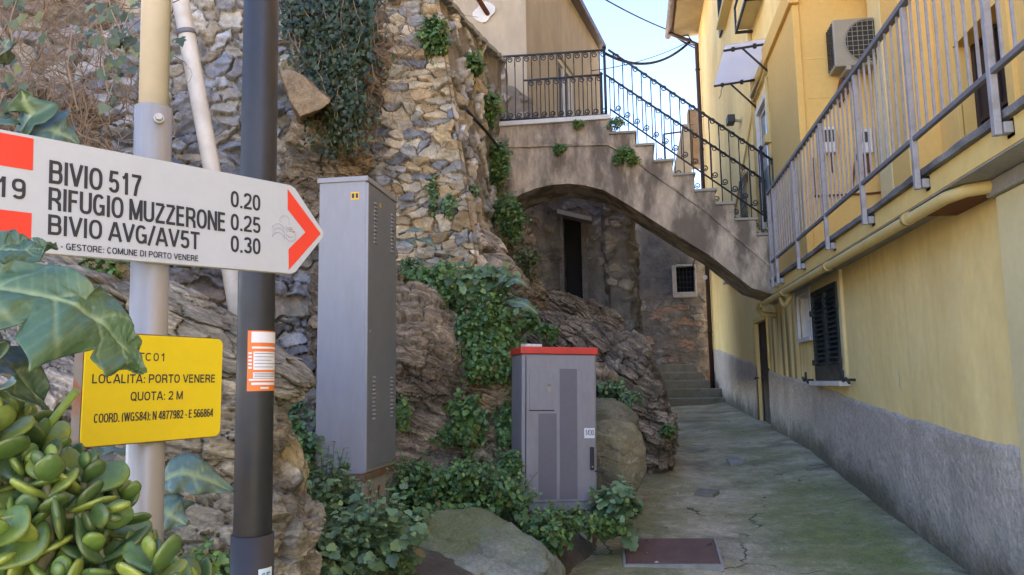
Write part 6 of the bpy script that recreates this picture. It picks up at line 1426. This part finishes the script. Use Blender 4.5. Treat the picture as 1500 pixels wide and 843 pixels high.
lx, lyy = LITTER; n = len(lx); rgl = np.random.default_rng(78)
lz = gz(lyy)+.035+.05*sstep(1.5, 2.05, lx)*sstep(3, 6, lyy)
a_ = rgl.uniform(0, 6.28, n); ax_ = np.stack([np.cos(a_), np.sin(a_), rgl.normal(size=n)*.15], 1); nr_ = norm(np.stack([rgl.normal(size=n)*.3, rgl.normal(size=n)*.3, np.ones(n)], 1))
cl_ = np.array([(.26, .17, .08), (.18, .12, .06), (.34, .27, .15), (.42, .38, .30), (.16, .15, .06)])[rgl.integers(0, 5, n)]
V, Q, T_, C = leaf_arrays(np.stack([lx, lyy, lz], 1), ax_, nr_, rgl.uniform(.015, .045, n), rgl.uniform(.5, .9, n), cl_, 'ovate', .1)
tag(link('leaf_litter', np_mesh('leaf_litter', V, Q, T_, True, C), M['leaf']), 'dry leaves and crumbs scattered over the path', 'litter', kind='stuff')
# ivy that hangs down the wall
def ivy(label, strands, pal, ll=.06, seed=0, shape='ivy', step=.030, sway=.05, name='ivy', depth=.12, dens=1.0, gap_=-.16):
    rg = np.random.default_rng(seed); P = []; SV = []; SQ = []; n0 = 0
    for top, bot in strands:
        a = np.array(top); b = np.array(bot); L_ = np.linalg.norm(b-a); k = max(4, int(L_/step)); t = np.linspace(0, 1, k)[:, None]
        q = a+(b-a)*t+np.stack([np.cumsum(rg.normal(size=k))*sway*.22, -depth*np.sin(t[:, 0]*2.6)*rg.uniform(.2, 1)+np.cumsum(rg.normal(size=k))*.006, 0*t[:, 0]], 1)
        P.append(q); kk = max(2, k//4); mid = q[::4]
        for i in range(len(mid)-1): SV.append(mid[i]); SQ.append(mid[i+1])
    A = np.concatenate(P); reps = 2; A = np.repeat(A, reps, 0); A = A[(rg.uniform(size=len(A)) < dens) & (fbm(A*2.6+seed, 3, seed+9) > gap_)]; n = len(A)
    A = A+rg.normal(size=(n, 3))*np.array([.05, .03, .03])
    ax_ = norm(np.stack([rg.normal(size=n)*.7, -.35+rg.normal(size=n)*.25, -1+rg.normal(size=n)*.45], 1)); nr = norm(np.stack([.15+rg.normal(size=n)*.4, -1+rg.normal(size=n)*.2, .45+rg.normal(size=n)*.35], 1))
    pal = np.array(pal); col = pal[rg.integers(0, len(pal), n)]*rg.uniform(.7, 1.4, (n, 1))
    V, Q, T_, C = leaf_arrays(A, ax_, nr, ll*rg.uniform(.55, 1.2, n), rg.uniform(.8, 1.05, n), col, shape, .2)
    o = thing(name, label, 'ivy', tuple(strands[0][0])); link('leaves', np_mesh('leaves', V, Q, T_, True, C), M['leaf'], o)
    a = np.array(SV); b = np.array(SQ); sv, sq = stems_mesh(a, (a+b)/2, b, .004, 1); link('stem', np_mesh('stem', sv, sq), M['twig'], o)
rg = np.random.default_rng(5); st_ = []
for k in range(70):
    u0 = rg.uniform(408, 525); v0 = rg.uniform(-60, 40); u1 = 455+(u0-408)*.62+rg.normal()*8; v1 = min(225, rg.uniform(60, 235)) if u0 > 435 else rg.uniform(30, 110)
    Y_ = 6.5+rg.uniform(-.12, .1); st_.append((tuple(at(u0, v0, Y_)), tuple(at(u1, v1, Y_-.05))))
ivy('dark ivy curtain hanging over the wall above the grey cabinet', st_, G_IVY, .047, 3, step=.020)
st_ = []
for k in range(16):
    u0 = rg.uniform(515, 560); v0 = rg.uniform(-40, 20); st_.append((tuple(at(u0, v0, 6.75)), tuple(at(u0+rg.normal()*8, v0+rg.uniform(60, 140), 6.7))))
ivy('thin sparse ivy around the green pipe', st_, G_IVY+[(.07, .085, .03)], .05, 4, dens=.45)
st_ = []
for k in range(16):
    u0 = rg.uniform(-30, 215); v0 = rg.uniform(-40, 120); st_.append((tuple(at(u0, v0, 3.9+rg.uniform(-.2, .3))), tuple(at(u0+rg.normal()*25, v0+rg.uniform(60, 140), 3.9))))
ivy('scattered variegated ivy over dry vines at the upper left', st_, [(.075, .11, .055), (.10, .13, .075), (.06, .085, .055), (.16, .18, .08)], .075, 6, dens=.42, step=.05)
# dry vine tangle
def tangle(label, n, u0, u1, v0, v1, Y, seed, r=.0035):
    rg = np.random.default_rng(seed); mb = MB()
    for k in range(n):
        u = rg.uniform(u0, u1); v = rg.uniform(v0, v1); p = np.array(at(u, v, Y+rg.uniform(-.15, .15))); d = norm(rg.normal(size=3)*np.array([1, .25, .8])+np.array([.15, 0, -.5])); pts = [p]
        for i in range(rg.integers(6, 14)):
            d = norm(d+rg.normal(size=3)*np.array([.45, .15, .45])+np.array([0, 0, -.10])); p = p+d*.07; pts.append(p)
        mb.tube(pts, r*rg.uniform(.4, 1.5), 4)
    tag(mb.build('dry_vines', M['twig']), label, 'vines')
tangle('tangle of dry brown vine stems on the bank at the upper left', 300, -40, 165, -40, 250, 4.6, 3)
tangle('few dry vine stems among the ivy above the pillar', 40, 500, 600, -10, 130, 6.75, 4, .004)
# earthy rock under the vines
rocks('earth_rock', 'brown earthy rock under the dry vines at the upper left', [rk(20, 200, 5.0, (.75, .45, .55), 71, pal=[(.17, .135, .10), (.24, .195, .15), (.25, .23, .21)], sub=6, sdir=(.2, .1, 1), sfreq=7, samp=.03, rough=.08, lich=.2, cut=(.66, .92)), rk(150, 330, 4.7, (.75, .5, .42), 72, pal=[(.19, .16, .13), (.26, .235, .20)], sub=6, sdir=(.2, .1, 1), sfreq=9, samp=.03, rough=.08, lich=.3, cut=(.66, .92))])


# large single leaves -------------------------------------------------
def big_leaf(par, rib, wl, wr, col, name='leaf', fold=.12, lobes=(7, .18), th=.0012, seed=1, ns=25, nt_=80, up=(0, 0, 1)):
    """rib: list of 3d points; wl, wr: half widths along it; lobed edge; real thickness"""
    rib = np.array(rib, float); tt = np.linspace(0, 1, len(rib)); t = np.linspace(0, 1, nt_)
    from numpy import interp
    C = np.stack([interp(t, tt, rib[:, i]) for i in range(3)], 1); 
    for _ in range(6): C[1:-1] = (C[:-2]+2*C[1:-1]+C[2:])/4
    tg = norm(np.gradient(C, axis=0)); upv = np.array(up, float); s = norm(np.cross(tg, upv)); nn = norm(np.cross(s, tg))
    nl, amp = lobes; k = np.linspace(-1, 1, ns)
    WL = interp(t, np.linspace(0, 1, len(wl)), wl); WR = interp(t, np.linspace(0, 1, len(wr)), wr)
    saw = lambda ph: 1-amp*2*np.abs((ph % 1)-.38)**.9
    EL = WL*saw(t*nl+.1); ER = WR*saw(t*nl+.55)
    V = []; Cc = []
    for j, kk in enumerate(k):
        w_ = np.where(kk < 0, -EL*abs(kk), ER*abs(kk)); lift = fold*np.abs(w_)-.9*fold*np.abs(w_)**2/np.maximum(WL+WR, .01)*2 + .006*np.sin(t*nl*6.28+kk*3)*abs(kk)
        lat = np.abs(((t*nl*1.6-abs(kk)*.75) % 1)-.5); lat2 = np.abs(((t*nl*6.4+abs(kk)*1.9) % 1)-.5)
        vein = np.clip(np.exp(-(kk/.05)**2)*.95+.6*np.exp(-(lat/.05)**2)*(abs(kk) > .03)*(1-.5*abs(kk))+.16*np.exp(-(lat2/.10)**2), 0, 1)
        p = C+s*w_[:, None]+nn*(lift-.0022*vein+.003*fbm(np.stack([t*14, t*0+kk*3, t*0], 1), 3, seed+5))[:, None]; V.append(p)
        base = np.array(col)*(1+.18*fbm(p*30, 3, seed))[:, None]; Cc.append(base*(1-vein[:, None])+np.array([.26, .34, .17])*vein[:, None])
    V = np.stack(V, 1).reshape(-1, 3); Cc = np.stack(Cc, 1).reshape(-1, 3); idx = np.arange(nt_*ns).reshape(nt_, ns)
    q = np.stack([idx[:-1, :-1], idx[:-1, 1:], idx[1:, 1:], idx[1:, :-1]], -1).reshape(-1, 4)
    o = link(name, np_mesh(name, V, q, None, True, np.clip(Cc, .01, .6)), M['broad_leaf'], par)
    so_ = o.modifiers.new('thickness', 'SOLIDIFY'); so_.thickness = th; return o
def raypts(px): return [tuple(ray(u, v).normalized()*d) for u, v, d in px]
bl = thing('large_leaf_plant', 'broad lobed teal leaves reaching over the corner of the signs', 'plant', (-.9, .62, -.4))
TEAL = (.068, .135, .068)
big_leaf(bl, raypts([(-150, 405, .80), (-60, 405, .76), (30, 425, .73), (110, 445, .72), (158, 480, .725), (190, 516, .735), (208, 547, .745)]), [.03, .045, .046, .044, .036, .024, .0], [.04, .075, .085, .085, .060, .036, .0], TEAL, lobes=(3.6, .46), seed=3, fold=.25, ns=61, nt_=170, up=(.25, -.62, .72))
big_leaf(bl, raypts([(-160, 330, .86), (-80, 352, .83), (0, 366, .81), (50, 366, .80), (82, 358, .80)]), [.02, .04, .035, .022, 0], [.03, .05, .042, .024, 0], (.06, .125, .07), lobes=(3.2, .25), seed=4, fold=.2, ns=61, nt_=170, up=(.1, -.6, .75))
big_leaf(bl, raypts([(-120, 520, .72), (-40, 500, .75), (20, 540, .77), (70, 600, .79)]), [.03, .05, .035, 0], [.03, .045, .03, 0], (.05, .10, .07), lobes=(3.2, .25), seed=5, fold=.2, up=(.1, -.7, .7))
MB().tube([tuple(Vector(p)) for p in raypts([(20, 690, .86), (70, 625, .84), (112, 572, .82), (60, 500, .78), (-60, 410, .77), (-150, 405, .80)])][:3], .0038, 8).tube(raypts([(-20, 760, .9), (-120, 600, .85), (-150, 405, .80)]), .004, 8).build('stalk', mat('fresh_stalk', (.20, .30, .06), .5, .1, 9, 0, 1, 0), bl)
# broad leaves behind the sign post
lp = thing('large_leaf_plant', 'dusty blue broad leaves low behind the galvanised post', 'plant', tuple(at(225, 720, 1.7)))
BLU = (.085, .15, .125)
for px, wv in (([(232, 708, 1.75), (262, 690, 1.72), (300, 700, 1.72), (345, 722, 1.74)], .055), ([(222, 735, 1.75), (245, 752, 1.70), (275, 770, 1.7)], .05), ([(232, 745, 1.8), (252, 740, 1.78), (285, 738, 1.78)], .03), ([(190, 660, 1.8), (160, 655, 1.75), (120, 650, 1.72)], .045)):
    big_leaf(lp, raypts(px), [wv*.5, wv, wv*.7, 0], [wv*.5, wv, wv*.8, 0], BLU, lobes=(3, .22), seed=int(px[0][0]), fold=.15, up=(.1, -.75, .65), nt_=26, ns=9)
MB().tube(raypts([(232, 708, 1.75), (226, 760, 1.8), (224, 840, 1.9)]), .005, 6).build('stalk', M['stem'], lp)
lp = thing('large_leaf_plant', 'dark broad lobed leaves against the bank at the upper left', 'plant', tuple(at(60, 190, 2.9)))
for k, (px, wv) in enumerate((([(20, 205, 2.8), (45, 170, 2.75), (30, 130, 2.75)], .13), ([(30, 190, 2.8), (80, 190, 2.7), (118, 212, 2.7)], .12), ([(10, 180, 2.8), (-20, 170, 2.75), (-60, 190, 2.75)], .12), ([(60, 205, 2.8), (20, 215, 2.7), (-20, 225, 2.7)], .08), ([(10, 95, 2.9), (5, 70, 2.85), (15, 55, 2.85)], .06))):
    big_leaf(lp, raypts(px), [wv*.4, wv, wv*.6, 0], [wv*.4, wv, wv*.7, 0], [(.05, .10, .05), (.07, .12, .09), (.06, .11, .07), (.07, .125, .1), (.12, .15, .11)][k], lobes=(3, .4), seed=k+30, fold=.15, up=(.1, -.8, .55), nt_=28, ns=9)
MB().tube(raypts([(60, 205, 2.8), (50, 260, 2.95), (40, 330, 3.1)]), .006, 6).build('stalk', M['stem'], lp)
lp = thing('large_leaf_plant', 'pale blue broad leaves on the stones beside the top of the grey cabinet', 'plant', tuple(at(600, 350, 6.7)))
for k, (px, wv) in enumerate((([(585, 345, 6.75), (600, 335, 6.65), (625, 340, 6.6)], .10), ([(590, 352, 6.75), (600, 350, 6.6), (612, 362, 6.6)], .09), ([(612, 350, 6.75), (628, 352, 6.65), (640, 366, 6.65)], .08))):
    big_leaf(lp, raypts([(u, v, d) for u, v, d in px]), [wv*.4, wv, wv*.6, 0], [wv*.4, wv, wv*.7, 0], (.11, .17, .17), lobes=(3, .3), seed=k+50, fold=.15, up=(.1, -.5, .85), nt_=20, ns=7)
lp2 = thing('large_leaf_plant', 'pale broad leaves standing at the right end of the weed patch', 'plant', tuple(at(750, 430, 6.6)))
for k, (px, wv) in enumerate((([(735, 420, 6.55), (755, 408, 6.5), (775, 420, 6.5)], .09), ([(740, 440, 6.5), (770, 445, 6.4), (790, 462, 6.4)], .10), ([(725, 430, 6.5), (730, 412, 6.4), (745, 400, 6.4)], .08))):
    big_leaf(lp2, raypts([(u, v, d) for u, v, d in px]), [wv*.4, wv, wv*.6, 0], [wv*.4, wv, wv*.7, 0], (.08, .145, .10), lobes=(3, .3), seed=k+60, fold=.15, up=(.1, -.6, .8), nt_=20, ns=7)

# jade plant ----------------------------------------------------------
jd = thing('jade_plant', 'jade plant with thick shiny oval leaves filling the lower left corner', 'succulent', (-.95, .85, -.6))
nT, nS = 12, 12
def thick_leaf(base, ax_, nr, L_, W_, Tk, rg):
    a = norm(ax_); s = norm(np.cross(nr, a)); u = np.cross(a, s); V = []; C = []
    colr = np.array([(.080, .145, .030), (.055, .110, .030), (.13, .18, .035), (.045, .09, .03)][rg.integers(0, 4)])*rg.uniform(.8, 1.2)
    for i in range(nT):
        t = 1-(1-i/(nT-1))**1.35; w_ = W_*.5*max(0., math.sin(math.pi*min(1, t**1.35)))**.6 if 0 < t < 1 else .0; w_ = max(w_, .13*W_*(1-t)+.0005); h_ = Tk*.5*(.55+.45*math.sin(math.pi*t)) if t < 1 else .0003
        h_ = min(h_, w_)
        for j in range(nS):
            an = 2*math.pi*j/nS; V.append(base+a*L_*t+s*math.cos(an)*w_+u*(math.sin(an)*h_+.16*L_*t*t)); e = abs(math.cos(an))**6*t
            C.append(colr*(1+.25*t)+np.array([.10, .03, 0])*e*.5)
    q = [(i*nS+j, i*nS+(j+1) % nS, (i+1)*nS+(j+1) % nS, (i+1)*nS+j) for i in range(nT-1) for j in range(nS)]
    return V, q, C
rg = np.random.default_rng(12); VV, QQ, CC = [], [], []; stem = MB(); n0 = 0
tips = []
for k in range(700):
    u = rg.uniform(-60, 275); v = rg.uniform(590, 880); 
    top = np.interp(u, [-60, 20, 70, 110, 160, 195, 250], [600, 615, 665, 700, 740, 805, 850])
    if v < top: continue
    d = rg.uniform(.78, 1.02)-.00022*(v-600); p = np.array(ray(u, v).normalized()*d)
    if any(np.linalg.norm(p-q_) < .035 for q_ in tips): continue
    tips.append(p)
root = np.array([-.98, .78, -.62])
for p in tips:
    ax0 = norm(np.array([.15, -.25, 1.])+rg.normal(size=3)*.32); ph = rg.uniform(0, 6.28); e1 = norm(np.cross(ax0, [1, .2, 0])); e2 = np.cross(ax0, e1)
    b = p-ax0*.05
    stem.tube([root+(b-root)*.25+np.array([0, 0, -.08]), root+(b-root)*.7+np.array([0, 0, -.03]), b, p+ax0*.012], [.009, .007, .005, .003], 6)
    for lv_ in range(4):
        for sgn in (1, -1):
            an = ph+lv_*math.pi/2; rd = (e1*math.cos(an)+e2*math.sin(an))*sgn; el = [.25, .5, .95, 1.9][lv_]; a = norm(rd+ax0*el+rg.normal(size=3)*.12)
            L_ = [.043, .041, .034, .021][lv_]*rg.uniform(.7, 1.15); nr = norm(ax0-rd*.6+rg.normal(size=3)*.15)
            V, q, C = thick_leaf(p+ax0*(lv_-1.5)*.011, a, nr, L_, L_*rg.uniform(.68, .88), .0082, rg)
            VV += V; QQ.append(np.array(q)+n0); CC += C; n0 += len(V)
link('leaves', np_mesh('leaves', np.array(VV), np.concatenate(QQ), None, True, np.array(CC)), M['thick_leaf'], jd)
stem.build('stem', mat('jade_stem', (.13, .12, .06), .7, .2, 30), jd)
